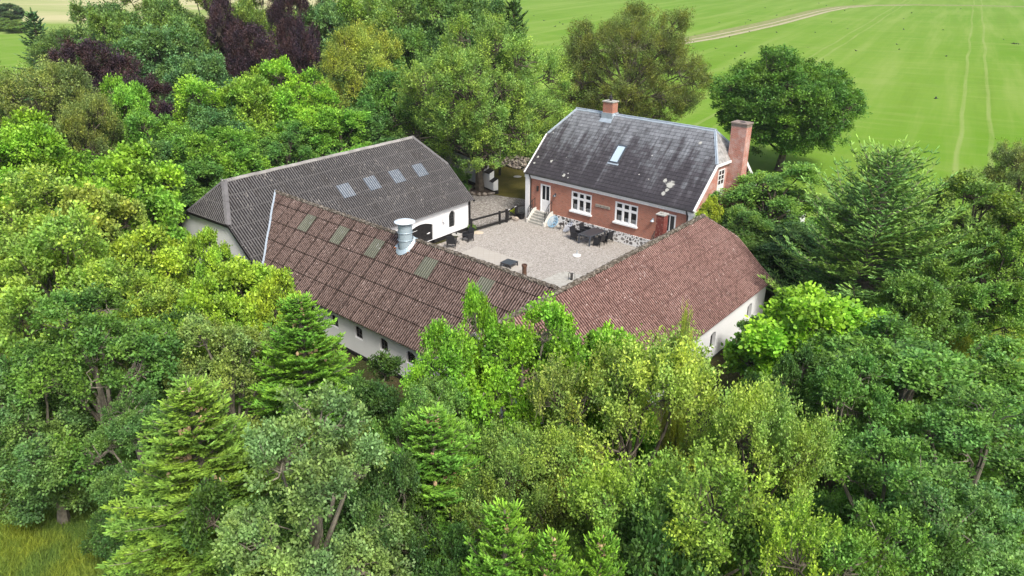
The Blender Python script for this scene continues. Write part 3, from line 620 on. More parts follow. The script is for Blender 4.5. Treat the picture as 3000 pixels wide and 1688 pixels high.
# walls
bz = .79; k = (g.r-g.e)/(g.W/2)
wins = [(4.43, 6.28, 1.50, 2.98), (8.37, 10.28, 1.50, 2.98)]; doors = [(1.44, 2.40, .79, 2.95), (12.36, 13.32, .79, 2.98)]
mb = MB(); wall_holes(mb, .2, g.L-.2, .25, bz, g.e-.22, wins+doors, .14)
mb.face([(.2, g.W-.25, bz), (g.L-.2, g.W-.25, bz), (g.L-.2, g.W-.25, g.e), (.2, g.W-.25, g.e)][::-1])
brk = mb.build('wall', M['brick'], D)
for xg_ in (.2, g.L-.2): mb = MB(); barn_gable(mb, g, xg_, .25, True, bz, .05); mb.build('gable_wall', M['brick2'], D)
mb = MB(); wall_holes(mb, .14, g.L-.14, .19, 0, bz, [(4.1, 4.6, .2, .62)], .1); mb.face([(.14, .19, 0), (.14, g.W-.19, 0), (.14, g.W-.19, bz), (.14, .19, bz)]); mb.face([(g.L-.14, .19, 0), (g.L-.14, g.W-.19, 0), (g.L-.14, g.W-.19, bz), (g.L-.14, .19, bz)])
mb.face([(.14, g.W-.19, 0), (g.L-.14, g.W-.19, 0), (g.L-.14, g.W-.19, bz), (.14, g.W-.19, bz)]); mb.face([(.14, .19, bz), (g.L-.14, .19, bz), (g.L-.14, .25, bz), (.14, .25, bz)]); mb.build('stone_base', M['plinth'], D)
mb = MB(); mb.box((4.1, .27, .2), (4.6, .29, .62)); cwn = mb.build('cellar_window', M['dglass'], D)
mb = MB(); mb.bar((4.35, .25, .2), (4.35, .25, .62), .03); mb.bar((4.1, .249, .41), (4.6, .249, .41), .03); mb.bar((4.1, .25, .22), (4.6, .25, .22), .04); mb.build('frame', M['trim'], cwn)
mb = MB(); mb.box((.15, .12, g.e-.40), (g.L-.15, .25, g.e-.26)); mb.box((.15, .04, g.e-.26), (g.L-.15, .25, g.e-.12))
for i in range(58): mb.box((.3+i*.245, .085, g.e-.33), (.38+i*.245, .12, g.e-.27))
mb.build('cornice', M['trim'], D)
for x0, x1 in ((.0, .40), (g.L-.40, g.L-.0)):
    mb = MB(); mb.box((x0, .10, 0), (x1, .5, g.e-.40)); mb.box((x0-.03, .05, g.e-.40), (x1+.03, .55, g.e-.16)); mb.build('corner_pilaster', M['trim'], D)
mb = MB(); mb.tube([(.0, -.04, g.e-.05), (g.L, -.04, g.e-.05)], .06, 8); mb.build('gutter', M['iron'], D)
for x in (.50, g.L-.52):
    mb = MB(); mb.tube([(x, -.04, g.e-.08), (x, .02, g.e-.25), (x, .17, g.e-.5), (x, .17, .15)], .045, 8); mb.build('downpipe', M['iron'], D)
for xx in (-.02, g.L+.02):
    mb = MB()
    for y0, y1 in ((0, g.yh), (g.W, g.W-g.yh)): mb.bar((xx, y0, g.e-.06), (xx, y1, g.hz-.06), .08, .22)
    mb.bar((xx, g.yh, g.hz-.08), (xx, g.W-g.yh, g.hz-.08), .10, .16)
    mb.build('barge_board', M['trim'], D)
for x0, x1, a, b in wins+doors: MB().box((x0-.06, .236, b+.02), (x1+.06, .249, b+.25)).build('brick_lintel', M['soldier'], D)
def casement(x0, x1, a, b):
    y = .30; f = MB(); w_ = .075
    f.box((x0, y-.06, a), (x0+w_, y+.05, b)); f.box((x1-w_, y-.06, a), (x1, y+.05, b)); f.box((x0+w_, y-.06, a), (x1-w_, y+.05, a+w_)); f.box((x0+w_, y-.06, b-w_), (x1-w_, y+.05, b))
    wd = (x1-x0-2*w_)/3; zt = a+(b-a)*.655
    for i in (1, 2): xm = x0+w_+wd*i; f.box((xm-.055, y-.058, a+w_), (xm+.055, y+.048, b-w_))
    for i in range(3):
        xa = x0+w_+wd*i+(.055 if i else 0); xb = x0+w_+wd*(i+1)-(.055 if i < 2 else 0)
        f.box((xa, y-.062, zt-.05), (xb, y+.046, zt+.05))
        for c0, c1 in ((a+w_, zt-.05), (zt+.05, b-w_)):   # sash
            s_ = .04; f.box((xa, y-.04, c0), (xa+s_, y+.03, c1)); f.box((xb-s_, y-.04, c0), (xb, y+.03, c1)); f.box((xa+s_, y-.04, c0), (xb-s_, y+.03, c0+s_)); f.box((xa+s_, y-.04, c1-s_), (xb-s_, y+.03, c1))
    wo = f.build('window', M['trim'], D)
    p = MB(); p.face([(x0+.05, y+.0, a+.05), (x1-.05, y+.0, a+.05), (x1-.05, y+.0, b-.05), (x0+.05, y+.0, b-.05)]); p.build('pane', M['glass'], wo)
    s_ = MB(); s_.box((x0-.08, .10, a-.12), (x1+.08, .36, a-.0)); s_.build('sill', M['trim'], wo)
    c = MB()
    for i in range(3):
        xa = x0+w_+wd*i+.06; xb = xa+wd-.16; h_ = a+.18+(.28 if i == 0 else .16)
        n = 8
        for j in range(n): c.face([(xa+(xb-xa)*j/n, y+.14+.03*(j % 2), a), (xa+(xb-xa)*(j+1)/n, y+.14+.03*((j+1) % 2), a), (xa+(xb-xa)*(j+1)/n, y+.14+.03*((j+1) % 2), h_), (xa+(xb-xa)*j/n, y+.14+.03*(j % 2), h_)])
    c.build('curtain', M['curtain'], wo)
    rm = MB(); rm.box((x0-.3, y+.9, a-.4), (x1+.3, y+1.0, b+.3)); rm.box((x0-.3, y+.12, a-.5), (x1+.3, y+.9, a-.4)); rm.build('room', M['room'], wo)
for w_ in wins: casement(*w_)
# front door
def door(x0, x1, a, b):
    y = .29; f = MB(); f.box((x0, y-.07, a), (x0+.08, y+.05, b)); f.box((x1-.08, y-.07, a), (x1, y+.05, b)); f.box((x0+.08, y-.07, b-.09), (x1-.08, y+.05, b))
    f.box((x0+.08, y-.02, a), (x1-.08, y+.03, a+.95)); f.box((x0+.16, y-.032, a+.15), (x1-.16, y-.02, a+.85)); xm = (x0+x1)/2
    f.box((xm-.03, y-.02, a+.95), (xm+.03, y+.03, b-.09)); f.box((x0+.08, y-.02, a+.95), (x0+.13, y+.03, b-.09)); f.box((x1-.13, y-.02, a+.95), (x1-.08, y+.03, b-.09))
    d = f.build('door', M['trim'], D); p = MB(); p.face([(x0+.1, y+.01, a+.9), (x1-.1, y+.01, a+.9), (x1-.1, y+.01, b-.05), (x0+.1, y+.01, b-.05)]); p.build('pane', M['dglass'], d)
    h = MB(); h.bar((x1-.15, y-.06, a+1.0), (x1-.26, y-.06, a+1.0), .02); h.build('handle', M['iron'], d)
for d_ in doors: door(*d_)
# steps with railing
def steps(x0, x1, top, nst=5):
    mb = MB(); rise = top/nst; run = .185; L_ = run*(nst-1)+.26; y0 = .19
    for i in range(nst):
        yf = y0-.26-run*(nst-1-i) if i < nst-1 else y0-.26
        yf = y0-.26-run*(nst-1-i)
        mb.box((x0, yf, 0 if i == 0 else rise*i), (x1, y0-(.0 if i == nst-1 else .0), rise*(i+1)-.001*i) if i == nst-1 else (x1, yf+run+.02, rise*(i+1)))
        if i: mb.box((x0+.01, yf+.01, 0), (x1-.01, y0-.01, rise*i-.002))
    st = mb.build('steps', M['conc'], D)
    for xs in (x0-.16, x1):
        c = MB(); prof = [(y0, 0), (y0-L_-.06, 0), (y0-L_-.06, .30), (y0-L_+.06, .34), (y0-.42, top+.10), (y0-.25, top+.18), (y0, top+.22)]
        n = len(prof)
        c.face([(xs, p[0], p[1]) for p in prof]); c.face([(xs+.16, p[0], p[1]) for p in prof[::-1]])
        for i in range(n): a, b = prof[i], prof[(i+1) % n]; c.face([(xs, a[0], a[1]), (xs+.16, a[0], a[1]), (xs+.16, b[0], b[1]), (xs, b[0], b[1])])
        c.build('stair_cheek', M['cream'], st)
        r = MB(); xm = xs+.08; tp = [(y0-L_+.05, 1.05), (y0-.42, top+.86), (y0-.10, top+.96)]; bt = [(y0-L_+.05, .42), (y0-.42, top+.18), (y0-.10, top+.25)]
        for P_ in (tp, bt):
            for i in range(2): r.bar((xm, P_[i][0], P_[i][1]), (xm, P_[i+1][0], P_[i+1][1]), .03)
        for y_, z0_, z1_ in ((tp[0][0], .3, 1.05), (tp[1][0], top+.08, top+.90), (tp[2][0], top+.2, top+1.02)): r.bar((xm, y_, z0_), (xm, y_, z1_), .03)
        for i in range(7):
            t = (i+.5)/7; y_ = tp[0][0]+(tp[1][0]-tp[0][0])*t; za, zb_ = bt[0][1]+(bt[1][1]-bt[0][1])*t, tp[0][1]+(tp[1][1]-tp[0][1])*t
            r.tube([(xm, y_+.05*math.sin(3.14*kk/4)*(1 if i % 2 else -1), za+(zb_-za)*kk/8) for kk in range(9)], .008, 4, False)
            cz = (za+zb_)/2; r.tube([(xm, y_+.07*math.cos(aa), cz+.12*math.sin(aa)) for aa in [6.28*kk/10 for kk in range(11)]], .008, 4, False)
        r.build('railing', M['iron'], st)
steps(1.09, 2.60, .79); steps(12.1, 13.5, .79)
# sign, lamps, rain meter
mb = MB(); mb.box((6.68, .18, 2.26), (7.95, .235, 2.45)); sg = mb.build('name_board', M['wood'], D)
mb = MB(); rng = random.Random(2); x = 6.80
while x < 7.82:
    h_ = .10; mb.box((x, .170, 2.30), (x+.014, .178, 2.30+h_))
    if rng.random() < .6: mb.box((x+.015, .170, 2.30+h_*rng.choice([0, .45, .85])), (x+.05, .178, 2.315+h_*rng.choice([0, .45, .8])))
    x += rng.choice([.07, .085, .12])
mb.build('carved_lettering', plain('faded_black_paint', (.13, .12, .11), .9, .1, .3, 30), sg)
for x, z in ((2.92, 2.33), (11.58, 2.28)):
    mb = MB(); mb.box((x-.05, .16, z-.02), (x+.05, .235, z+.14)); mb.lathe([(0, .12), (.06, .11), (.15, 0), (.14, 0), (0, .05)], (x, .08, z-.05), 14); mb.build('wall_lamp', M['darkmetal'] if x < 5 else M['zinc'], D)
mb = MB(); mb.box((1.10, .13, 2.32), (1.24, .235, 2.72)); mb.build('letter_box', M['iron'], D)
# gable door with six panes
xg = g.L-.2; mb = MB(); y0, y1, z0, z1 = 3.32, 4.22, 3.75, 5.72
mb.box((xg-.02, y0, z0), (xg+.04, y0+.07, z1)); mb.box((xg-.02, y1-.07, z0), (xg+.04, y1, z1)); mb.box((xg-.02, y0+.07, z1-.08), (xg+.04, y1-.07, z1)); mb.box((xg-.02, y0+.07, z0), (xg+.02, y1-.07, z0+.9))
mb.box((xg-.02, (y0+y1)/2-.03, z0+.9), (xg+.03, (y0+y1)/2+.03, z1-.08))
for z_ in (z0+.9, z0+1.24, z0+1.56): mb.box((xg-.02, y0+.07, z_-.025), (xg+.028, (y0+y1)/2-.03, z_+.025)); mb.box((xg-.02, (y0+y1)/2+.03, z_-.025), (xg+.028, y1-.07, z_+.025))
gd = mb.build('gable_door', M['trim'], D); mb = MB(); mb.face([(xg+.01, y0+.05, z0+.9), (xg+.01, y1-.05, z0+.9), (xg+.01, y1-.05, z1-.05), (xg+.01, y0+.05, z1-.05)]); mb.build('pane', M['dglass'], gd)
# chimneys
mb = MB(); mb.box((4.06, 4.25, 7.2), (4.93, 4.95, 8.98)); ch = mb.build('chimney', M['brick'], D)
mb = MB(); mb.box((4.0, 4.19, 8.98), (4.99, 5.01, 9.06)); mb.build('chimney_cap', M['conc'], ch)
mb = MB(); mb.lathe([(.10, 9.06), (.09, 9.18), (.14, 9.22), (.15, 9.30), (.09, 9.33), (.09, 9.40), (.05, 9.44), (.03, 9.55), (0, 9.57)], (4.5, 4.6, 0), 16); mb.build('chimney_cowl', M['iron'], ch, True)
mb = MB(); kk = (g.r-g.e)/(g.W/2)
mb.box((4.0, 4.19, 7.6), (4.99, 5.01, 8.20)); zz = lambda y_: g.e+y_*kk+.05
mb.face([(3.92, 3.95, zz(3.95)), (5.07, 3.95, zz(3.95)), (5.0, 4.2, zz(4.2)+.03), (4.0, 4.2, zz(4.2)+.03)]); mb.build('flashing', M['zinc'], ch)
mb = MB(); mb.box((g.L-.25, 4.58, 0), (g.L+.86, 5.36, 8.55)); mb.box((g.L-.2, 4.54, 0), (g.L+.9, 5.40, 4.6)); ch = mb.build('chimney', M['brick2'], D)
mb = MB(); mb.box((g.L-.26, 4.57, 8.55), (g.L+.87, 5.37, 8.74)); mb.box((g.L-.31, 4.52, 8.74), (g.L+.92, 5.42, 8.83)); mb.build('chimney_cap', plain('brown_concrete', (.24, .19, .16), .9, .2, .2, 6), ch)
mb = MB(); mb.lathe([(.2, 8.835), (0, 8.835)], (g.L+.35, 4.98, 0), 20); mb.build('flue_dark_disc', M['black'], ch)  # flat black disc, the dark of the flue put into its colour
for i in range(12):
    z_ = 8.2-i*.36; mb = MB(); mb.tube([(g.L+.72, 5.34, z_), (g.L+.72, 5.56, z_+.03), (g.L+.42, 5.56, z_+.03), (g.L+.42, 5.34, z_)], .018, 5); mb.build('rung', M['galvcap'], ch)
# ------------------------------------------------------------------ courtyard and garden objects
def inD(name, u, v, rz, label, cat, group=None, z=0): return empty(name, frm('D', u, v, z), FR['D'][1]+rz, label, cat, group)
# outbuilding behind the tree at the gable
t = inD('outbuilding', 15.9, 5.9, 0, 'low white flat roofed outbuilding half hidden behind the tree by the farmhouse gable', 'outbuilding')
mb = MB(); mb.box((0, 0, 0), (2.6, 3.8, 2.2)); mb.build('wall', M['lime'], t)
mb = MB(); mb.box((-.15, -.15, 2.2), (2.75, 3.95, 2.34)); mb.build('roof', M['white'], t)
# dining table
t = inD('garden_table', 7.36, -1.02, 0, 'large dark grey rectangular garden table in front of the stone plinth', 'table')
mb = MB()
for i in range(12): mb.box((-.48+i*.08, -.93, .705), (-.405+i*.08, .93, .735))
mb.build('table_top', M['slat'], t)
mb = MB(); mb.box((-.52, -.97, .66), (.52, -.935, .74)); mb.box((-.52, .935, .66), (.52, .97, .74)); mb.box((-.52, -.935, .66), (-.485, .935, .74)); mb.box((.485, -.935, .66), (.52, .935, .74)); mb.build('frame', M['darkmetal'], t)
for x in (-.47, .47):
    for y in (-.92, .92): mb = MB(); mb.box((x-.05, y-.05, 0), (x+.05, y+.05, .66)); mb.build('leg', M['darkmetal'], t)
def armchair(u, v, rz, label, group):
    t = empty('wicker_armchair', frm('D', u, v), FR['D'][1]+rz, label, 'chair', group)    # faces +y
    mb = MB(); mb.box((-.28, -.26, .34), (.28, .28, .43)); mb.build('seat', M['rattan'], t)
    mb = MB(); Mx = Matrix.Translation((0, -.27, .40)) @ Matrix.Rotation(R_(12), 4, 'X'); mb.box((-.29, -.03, 0), (.29, .03, .52), Mx); mb.bar(Mx @ Vector((-.30, 0, .53)), Mx @ Vector((.30, 0, .53)), .05); mb.build('backrest', M['rattan'], t)
    for s in (-1, 1):
        mb = MB(); mb.box((s*.30-.025, -.26, .20), (s*.30+.025, .27, .60)); mb.box((s*.30-.04, -.30, .60), (s*.30+.04, .30, .635)); mb.build('armrest', M['rattan'], t)
        for y in (-.26, .26): mb = MB(); mb.box((s*.29-.02, y-.02, 0), (s*.29+.02, y+.02, .34)); mb.build('leg', M['iron'], t)
    return t
GC = 'black wicker armchairs round the dark garden table'
armchair(6.22, -1.42, R_(-90), 'black wicker armchair left of the dark table, at its courtyard end', GC)
armchair(6.26, -.35, R_(-86), 'black wicker armchair left of the dark table, at its house end', GC)
armchair(8.22, -1.35, R_(92), 'black wicker armchair right of the dark table, at its courtyard end', GC)
armchair(8.26, -.42, R_(85), 'black wicker armchair right of the dark table, at its house end', GC)
GB = 'black wicker armchairs at the round bistro table'
armchair(.72, -8.72, R_(40), 'black wicker armchair before the small round table, turned towards the white barn wall', GB)
armchair(.62, -6.95, R_(176), 'black wicker armchair beside the small round table at the fence end of the white barn', GB)
t = inD('bistro_table', .45, -7.95, 0, 'small round grey bistro table between two black armchairs', 'table')
mb = MB(); mb.lathe([(0, .70), (.33, .70), (.34, .715), (.33, .73), (0, .73)], (0, 0, 0), 28); mb.build('table_top', M['conc'], t)
mb = MB(); mb.tube([(0, 0, .05), (0, 0, .70)], .03, 8)
for a in (0, 1.57, 3.14, 4.71): mb.tube([(0, 0, .2), (.14*math.cos(a), .14*math.sin(a), .12), (.28*math.cos(a), .28*math.sin(a), .01)], .015, 6)
mb.build('pedestal', M['iron'], t)
o = MB().lathe([(0, 0), (.05, 0), (.06, .06), (.04, .13), (.03, .13), (0, .03)], (0, 0, 0), 12).build('candle_holder', M['iron']); o.location = frm('D', .45, -7.95, .731); tag(o, 'small dark candle holder on the round bistro table', 'candle holder')
# string chairs
def egg(u, v, rz, cord, label):
    t = inD('string_chair', u, v, rz, label, 'chair', 'round string lounge chairs by the stone plinth')
    tilt = Matrix.Translation((0, 0, .45)) @ Matrix.Rotation(R_(48), 4, 'X')
    rim = [tilt @ Vector((.40*math.cos(a), .46*math.sin(a)*(1.08 if math.sin(a) > 0 else 1), .02)) for a in [6.2832*k/32 for k in range(33)]]
    mb = MB(); mb.tube(rim, .017, 6, False); mb.build('hoop', cord, t)
    mb = MB(); c = tilt @ Vector((0, -.08, -.26)); rg = [c + (tilt.to_3x3() @ Vector((.09*math.cos(a), .09*math.sin(a), 0))) for a in [6.2832*k/32 for k in range(33)]]
    mb.tube(rg, .010, 5, False)
    for k in range(32):
        a, b = rg[k], rim[k]; m_ = (a+b)/2 + (tilt.to_3x3() @ Vector((0, 0, -.05))); mb.tube([a, m_, b], .0075, 4, False)
        b2 = rim[(k+2) % 32]; mb.tube([m_, b2], .006, 4, False)
    mb.build('cords', cord, t)
    for a in (.8, 2.3, 3.9, 5.4):
        mb = MB(); mb.tube([c+Vector((.10*math.cos(a), .10*math.sin(a), .02)), (.30*math.cos(a), .30*math.sin(a), .012)], .011, 5); mb.build('leg', M['iron'], t)
    return t
egg(3.28, -.46, R_(8), M['blue'], 'blue round string chair with hoop frame beside the entrance steps')
egg(4.85, -.62, R_(-42), M['greycord'], 'pale grey round string chair with hoop frame right of the small black side table')
t = inD('side_table', 4.08, -.42, 0, 'small round black side table between the blue and grey string chairs', 'table')
MB().lathe([(0, .44), (.22, .44), (.23, .47), (.22, .48), (0, .465)], (0, 0, 0), 24).build('table_top', M['iron'], t)
for a in (.5, 2.6, 4.7): mb = MB(); mb.tube([(.14*math.cos(a), .14*math.sin(a), .44), (.20*math.cos(a), .20*math.sin(a), 0)], .012, 5); mb.build('leg', M['iron'], t)
# parasol foot
t = empty('parasol_base', at(1690, 750), 0, 'white round parasol base with bare metal stem standing on the gravel', 'parasol base')
MB().lathe([(0, 0), (.27, 0), (.285, .03), (.27, .08), (.06, .11), (0, .11)], (0, 0, 0), 32).build('foot', M['white'], t, True)
mb = MB(); mb.tube([(0, 0, .1), (0, 0, .42)], .032, 8); mb.build('stem', M['zinc'], t)
# low coffee table on the terrace
t = inD('coffee_table', 6.12, -8.62, R_(6), 'low dark grey coffee table on the tiled terrace', 'table')
mb = MB()
for i in range(7): mb.box((-.41+i*.118, -.40, .27), (-.30+i*.118, .40, .295))
mb.build('table_top', M['darkmetal'], t)
mb = MB(); mb.box((-.43, -.43, .22), (.43, -.40, .30)); mb.box((-.43, .40, .22), (.43, .43, .30)); mb.box((-.43, -.40, .22), (-.41, .40, .30)); mb.box((.41, -.40, .22), (.43, .40, .30)); mb.build('frame', M['slat'], t)
for x in (-.39, .39):
    for y in (-.39, .39): mb = MB(); mb.box((x-.035, y-.035, 0), (x+.035, y+.035, .22)); mb.build('leg', M['slat'], t)
# concrete slab with hand rail
mb = MB(); cs = [(9.55, -9.9), (11.6, -9.9), (11.6, -7.3), (11.1, -7.05), (10.3, -7.0), (9.75, -7.2), (9.55, -7.6)]
mb.prism([tuple(frm('D', *p))[:2] for p in cs], -.02, .16); o = mb.build('concrete_slab', M['conc']); tag(o, 'rough grey concrete slab with rounded corner in the angle between the two mossy barn roofs', 'slab')
t = empty('iron_railing', at(1670, 820, .16), 0, 'dark iron hand rail frame standing on the concrete slab', 'rail')
mb = MB(); mb.tube([(-.10, 0, 0), (-.10, 0, .42), (-.06, 0, .5), (.0, 0, .5), (.02, 0, .42), (.02, 0, 0)], .018, 6); mb.build('hoop', M['iron'], t)
mb = MB(); mb.box((.05, -.06, 0), (.17, .06, .46)); mb.build('post', M['iron'], t)
mb = MB(); mb.tube([(.17, 0, .40), (.26, 0, .44), (.30, 0, .36), (.30, 0, .06)], .014, 6); mb.build('hook', M['iron'], t)
# fences and gate
fA = at(1380, 681); fM = at(1486, 651); fH = at(1512, 638); fE = frm('D', .18, .75)
def rail_fence(a, b, posts, label, name='rail_fence'):
    t = empty(name, a, math.atan2(b.y-a.y, b.x-a.x), label, 'fence'); L_ = (b-a).length
    mb = MB(); mb.box((0, -.045, .86), (L_, .045, .99)); mb.build('top_rail', M['black'], t); mb = MB(); mb.box((0, -.04, .10), (L_, .04, .26)); mb.build('bottom_rail', M['black'], t)
    for p, w_ in posts: mb = MB(); mb.box((p-w_/2, -.07, 0), (p+w_/2, .07, 1.06)); mb.build('post', M['black'], t)
    return t
L1 = (fM-fA).length; rail_fence(fA, fM, ((.05, .1), (L1-.78, .12), (L1-.06, .16)), 'black wooden rail fence from the white barn corner to the gate')
t = empty('gate', fM+(fH-fM).normalized()*.06, math.atan2(fH.y-fM.y, fH.x-fM.x), 'narrow black wooden gate with diagonal brace beside the rock pile', 'gate'); Lg = (fH-fM).length-.1
mb = MB(); mb.box((.02, -.03, .86), (Lg, .03, .96)); mb.box((.02, -.03, .14), (Lg, .03, .24)); mb.box((.02, -.031, .24), (.13, .031, .86)); mb.box((Lg-.12, -.031, .24), (Lg, .031, .86)); mb.build('gate_frame', M['black'], t)
mb = MB(); mb.bar((.13, 0, .82), (Lg-.14, 0, .28), .05, .09); mb.build('brace', M['black'], t)
mb = MB(); mb.bar((.0, -.045, .965), (.3, -.045, .965), .03, .02); mb.bar((Lg-.3, -.045, .965), (Lg, -.045, .965), .03, .02); mb.build('hinge', M['trim'], t)
L2 = (fE-fH).length; rail_fence(fH, fE, ((.06, .14), (L2-.05, .1)), 'short black rail fence between the gate and the farmhouse corner')
# planter box, rocks, plants
o = MB().box((-.2, -.2, 0), (.2, .2, .42)).box((-.23, -.23, .42), (.23, .23, .47)).build('planter', M['black']); o.location = frm('D', .05, -.45); o.rotation_euler = (0, 0, FR['D'][1]); tag(o, 'square black planter box at the left foot of the entrance steps', 'planter')
rng = random.Random(11)
for i, (u, v, r_) in enumerate(((-.35, -1.05, .26), (-.02, -.95, .24), (.18, -1.15, .2))):
    o = MB().rock((0, 0, 0), (r_, r_*.85, r_*.9), rng).build('boulder', M['stonepale'] if i == 1 else M['stone'], None, True); o.location = frm('D', u, v, r_*.45)
    tag(o, ['grey boulder nearest the gate brace', 'reddish brown boulder in the middle of three by the gate', 'small grey boulder touching the stair cheek'][i], 'boulder', 'boulders between gate and steps')
o = MB().lathe([(0, 0), (.42, 0), (.40, .04), (0, .045)], (0, 0, 0), 20).build('stepping_stone', plain('sandstone', (.48, .41, .31), .9, .15, .15, 5)); o.location = at(1399, 682); o.scale = (1.1, .8, 1); tag(o, 'flat round tan stepping stone at the fence foot near the barn corner', 'stepping stone')
o = MB().lathe([(0, .004), (.38, .004), (.38, .02), (0, .025)], (0, 0, 0), 24).build('manhole_cover', M['conc']); o.location = at(1516, 518); tag(o, 'round grey manhole cover lying in the mossy lawn', 'manhole cover')
# white stepped garden wall
wd = (at(1353, 529)-at(1445.6, 569.7)); t = empty('garden_wall', at(1445.6, 569.7), math.atan2(wd.y, wd.x), 'white garden wall with black plinth and stepped tarred caps behind the tree', 'wall')
LW = wd.length+4; segs = [(0, .62, 1.12), (.62, 1.5, 1.75), (1.5, 2.6, 2.3), (2.6, LW, 2.55)]
mb = MB(); pl = MB(); cp_ = MB(); T = .5
for x0, x1, h in segs:
    mb.prism([(x0, -T+.02), (x1, -T+.02), (x1, -.02), (x0, -.02)], .32, h-.05)
    hb = .18; mb.face([(x0+.001, -T+.02, h-.05), (x0+.001, -.02, h-.05), (x0+.001, -T+.02, h+hb)]); mb.face([(x0, -T+.02, h-.05), (x1, -T+.02, h-.05), (x1, -T+.02, h+hb), (x0, -T+.02, h+hb)])
    cp_.face([(x0-.03, .04, h-.06), (x1, .04, h-.06), (x1, -T-.02, h+hb+.03), (x0-.03, -T-.02, h+hb+.03)]); cp_.face([(x0-.03, .04, h-.10), (x1, .04, h-.10), (x1, .04, h-.06), (x0-.03, .04, h-.06)])
pl.box((-.03, -T-.01, 0), (LW, .01, .32))
mb.build('wall_face', M['lime'], t); pl.build('plinth', M['black'], t); cp_.build('wall_cap', M['black'], t)
# ring of stones round the trunk
tb = at(1413, 562)
t = empty('stone_ring', tb, 0, 'low ring of mossy stones round the foot of the big tree', 'stone ring')
MB().lathe([(0, .22), (.9, .20), (1.25, .05), (1.3, 0)], (0, 0, 0), 24).build('soil_mound', M['soil'], t, True)
for i in range(18):
    a = 6.283*i/18+rng.uniform(-.1, .1); mb = MB(); mb.rock((1.22*math.cos(a), 1.22*math.sin(a), .12), (rng.uniform(.16, .27), rng.uniform(.14, .22), rng.uniform(.14, .24)), rng); mb.build('stone', M['stone'], t, True)
# fieldstone bank
t = empty('fieldstone_wall', (0, 0, 0), 0, 'bank of piled brown fieldstones behind the lawn, left of the farmhouse roof', 'stone wall')
a, b = at(1446, 480), at(1590, 512); rk = MB(); rk2 = MB()
for i in range(520):
    s = rng.random(); p = a.lerp(b, s); h = rng.random()*1.0; d = (b-a).normalized(); n = Vector((-d.y, d.x, 0)); p = p+n*(h*.9+rng.uniform(-.1, .3)); r_ = rng.uniform(.09, .19)
    (rk if rng.random() < .5 else rk2).rock((p.x, p.y, h*.95+.05), (r_, r_, r_*.85), rng)
tag(rk.build('stones', M['stonepale'], t, True), kind='stuff'); tag(rk2.build('stones', M['stone'], t, True), kind='stuff')
mb = MB(); d = (b-a).normalized(); n = Vector((-d.y, d.x, 0)); q = [a+n*.3, b+n*.3, b+n*3.5, a+n*3.5]
mb.face([(q[0].x, q[0].y, -.1), (q[1].x, q[1].y, -.1), (*(q[1]+n*.9)[:2], .95), (*(q[0]+n*.9)[:2], .95)]); mb.face([(*(q[0]+n*.9)[:2], .95), (*(q[1]+n*.9)[:2], .95), (q[2].x, q[2].y, .9), (q[3].x, q[3].y, .9)]); mb.build('earth', M['soil'], t)
# pole
t = empty('utility_pole', at(1464, 513), 0, 'grey wooden pole with black lower casing on the mossy lawn', 'pole')
mb = MB(); mb.box((-.11, -.11, 0), (.11, .11, 1.5)); mb.build('casing', M['black'], t); mb = MB(); mb.tube([(0, 0, 1.5), (0, 0, 6.0)], [.09, .07], 10); mb.build('pole', M['wood'], t)

# ------------------------------------------------------------------ trees
def unit(a): return a/np.maximum(1e-9, np.linalg.norm(a, axis=-1, keepdims=True))
def tubes(polys, rads, sides=5):
    out = []; ang = np.arange(sides)*2*np.pi/sides
    for P, r in zip(polys, rads):
        P = np.asarray(P, float); d = np.gradient(P, axis=0); d = unit(d); ref = np.array([0, 0, 1.]) if abs(d[0][2]) < .8 else np.array([1., 0, 0]); x = unit(np.cross(d, ref)); y = np.cross(d, x)
        rg = P[:, None, :]+(x[:, None, :]*np.cos(ang)[None, :, None]+y[:, None, :]*np.sin(ang)[None, :, None])*np.asarray(r)[:, None, None]
        a = rg[:-1]; b = rg[1:]; q = np.stack([a, np.roll(a, -1, 1), np.roll(b, -1, 1), b], axis=2); out.append(q.reshape(-1, 4, 3))
    return np.concatenate(out)
def leaf_geo(rng, pos, axis, nrm, size, wid, six=False, fold=.12):
    a = unit(axis); s = unit(np.cross(a, nrm)); n = np.cross(s, a); L = size[:, None]; w = wid[:, None]
    if six:
        P = [pos, pos+a*L*.30+s*w*.5+n*L*fold, pos+a*L*.72+s*w*.42+n*L*fold*.6, pos+a*L, pos+a*L*.72-s*w*.42+n*L*fold*.6, pos+a*L*.30-s*w*.5+n*L*fold]
    else: P = [pos, pos+a*L*.5+s*w*.5+n*L*fold, pos+a*L, pos+a*L*.5-s*w*.5+n*L*fold]
    return np.stack(P, axis=1)
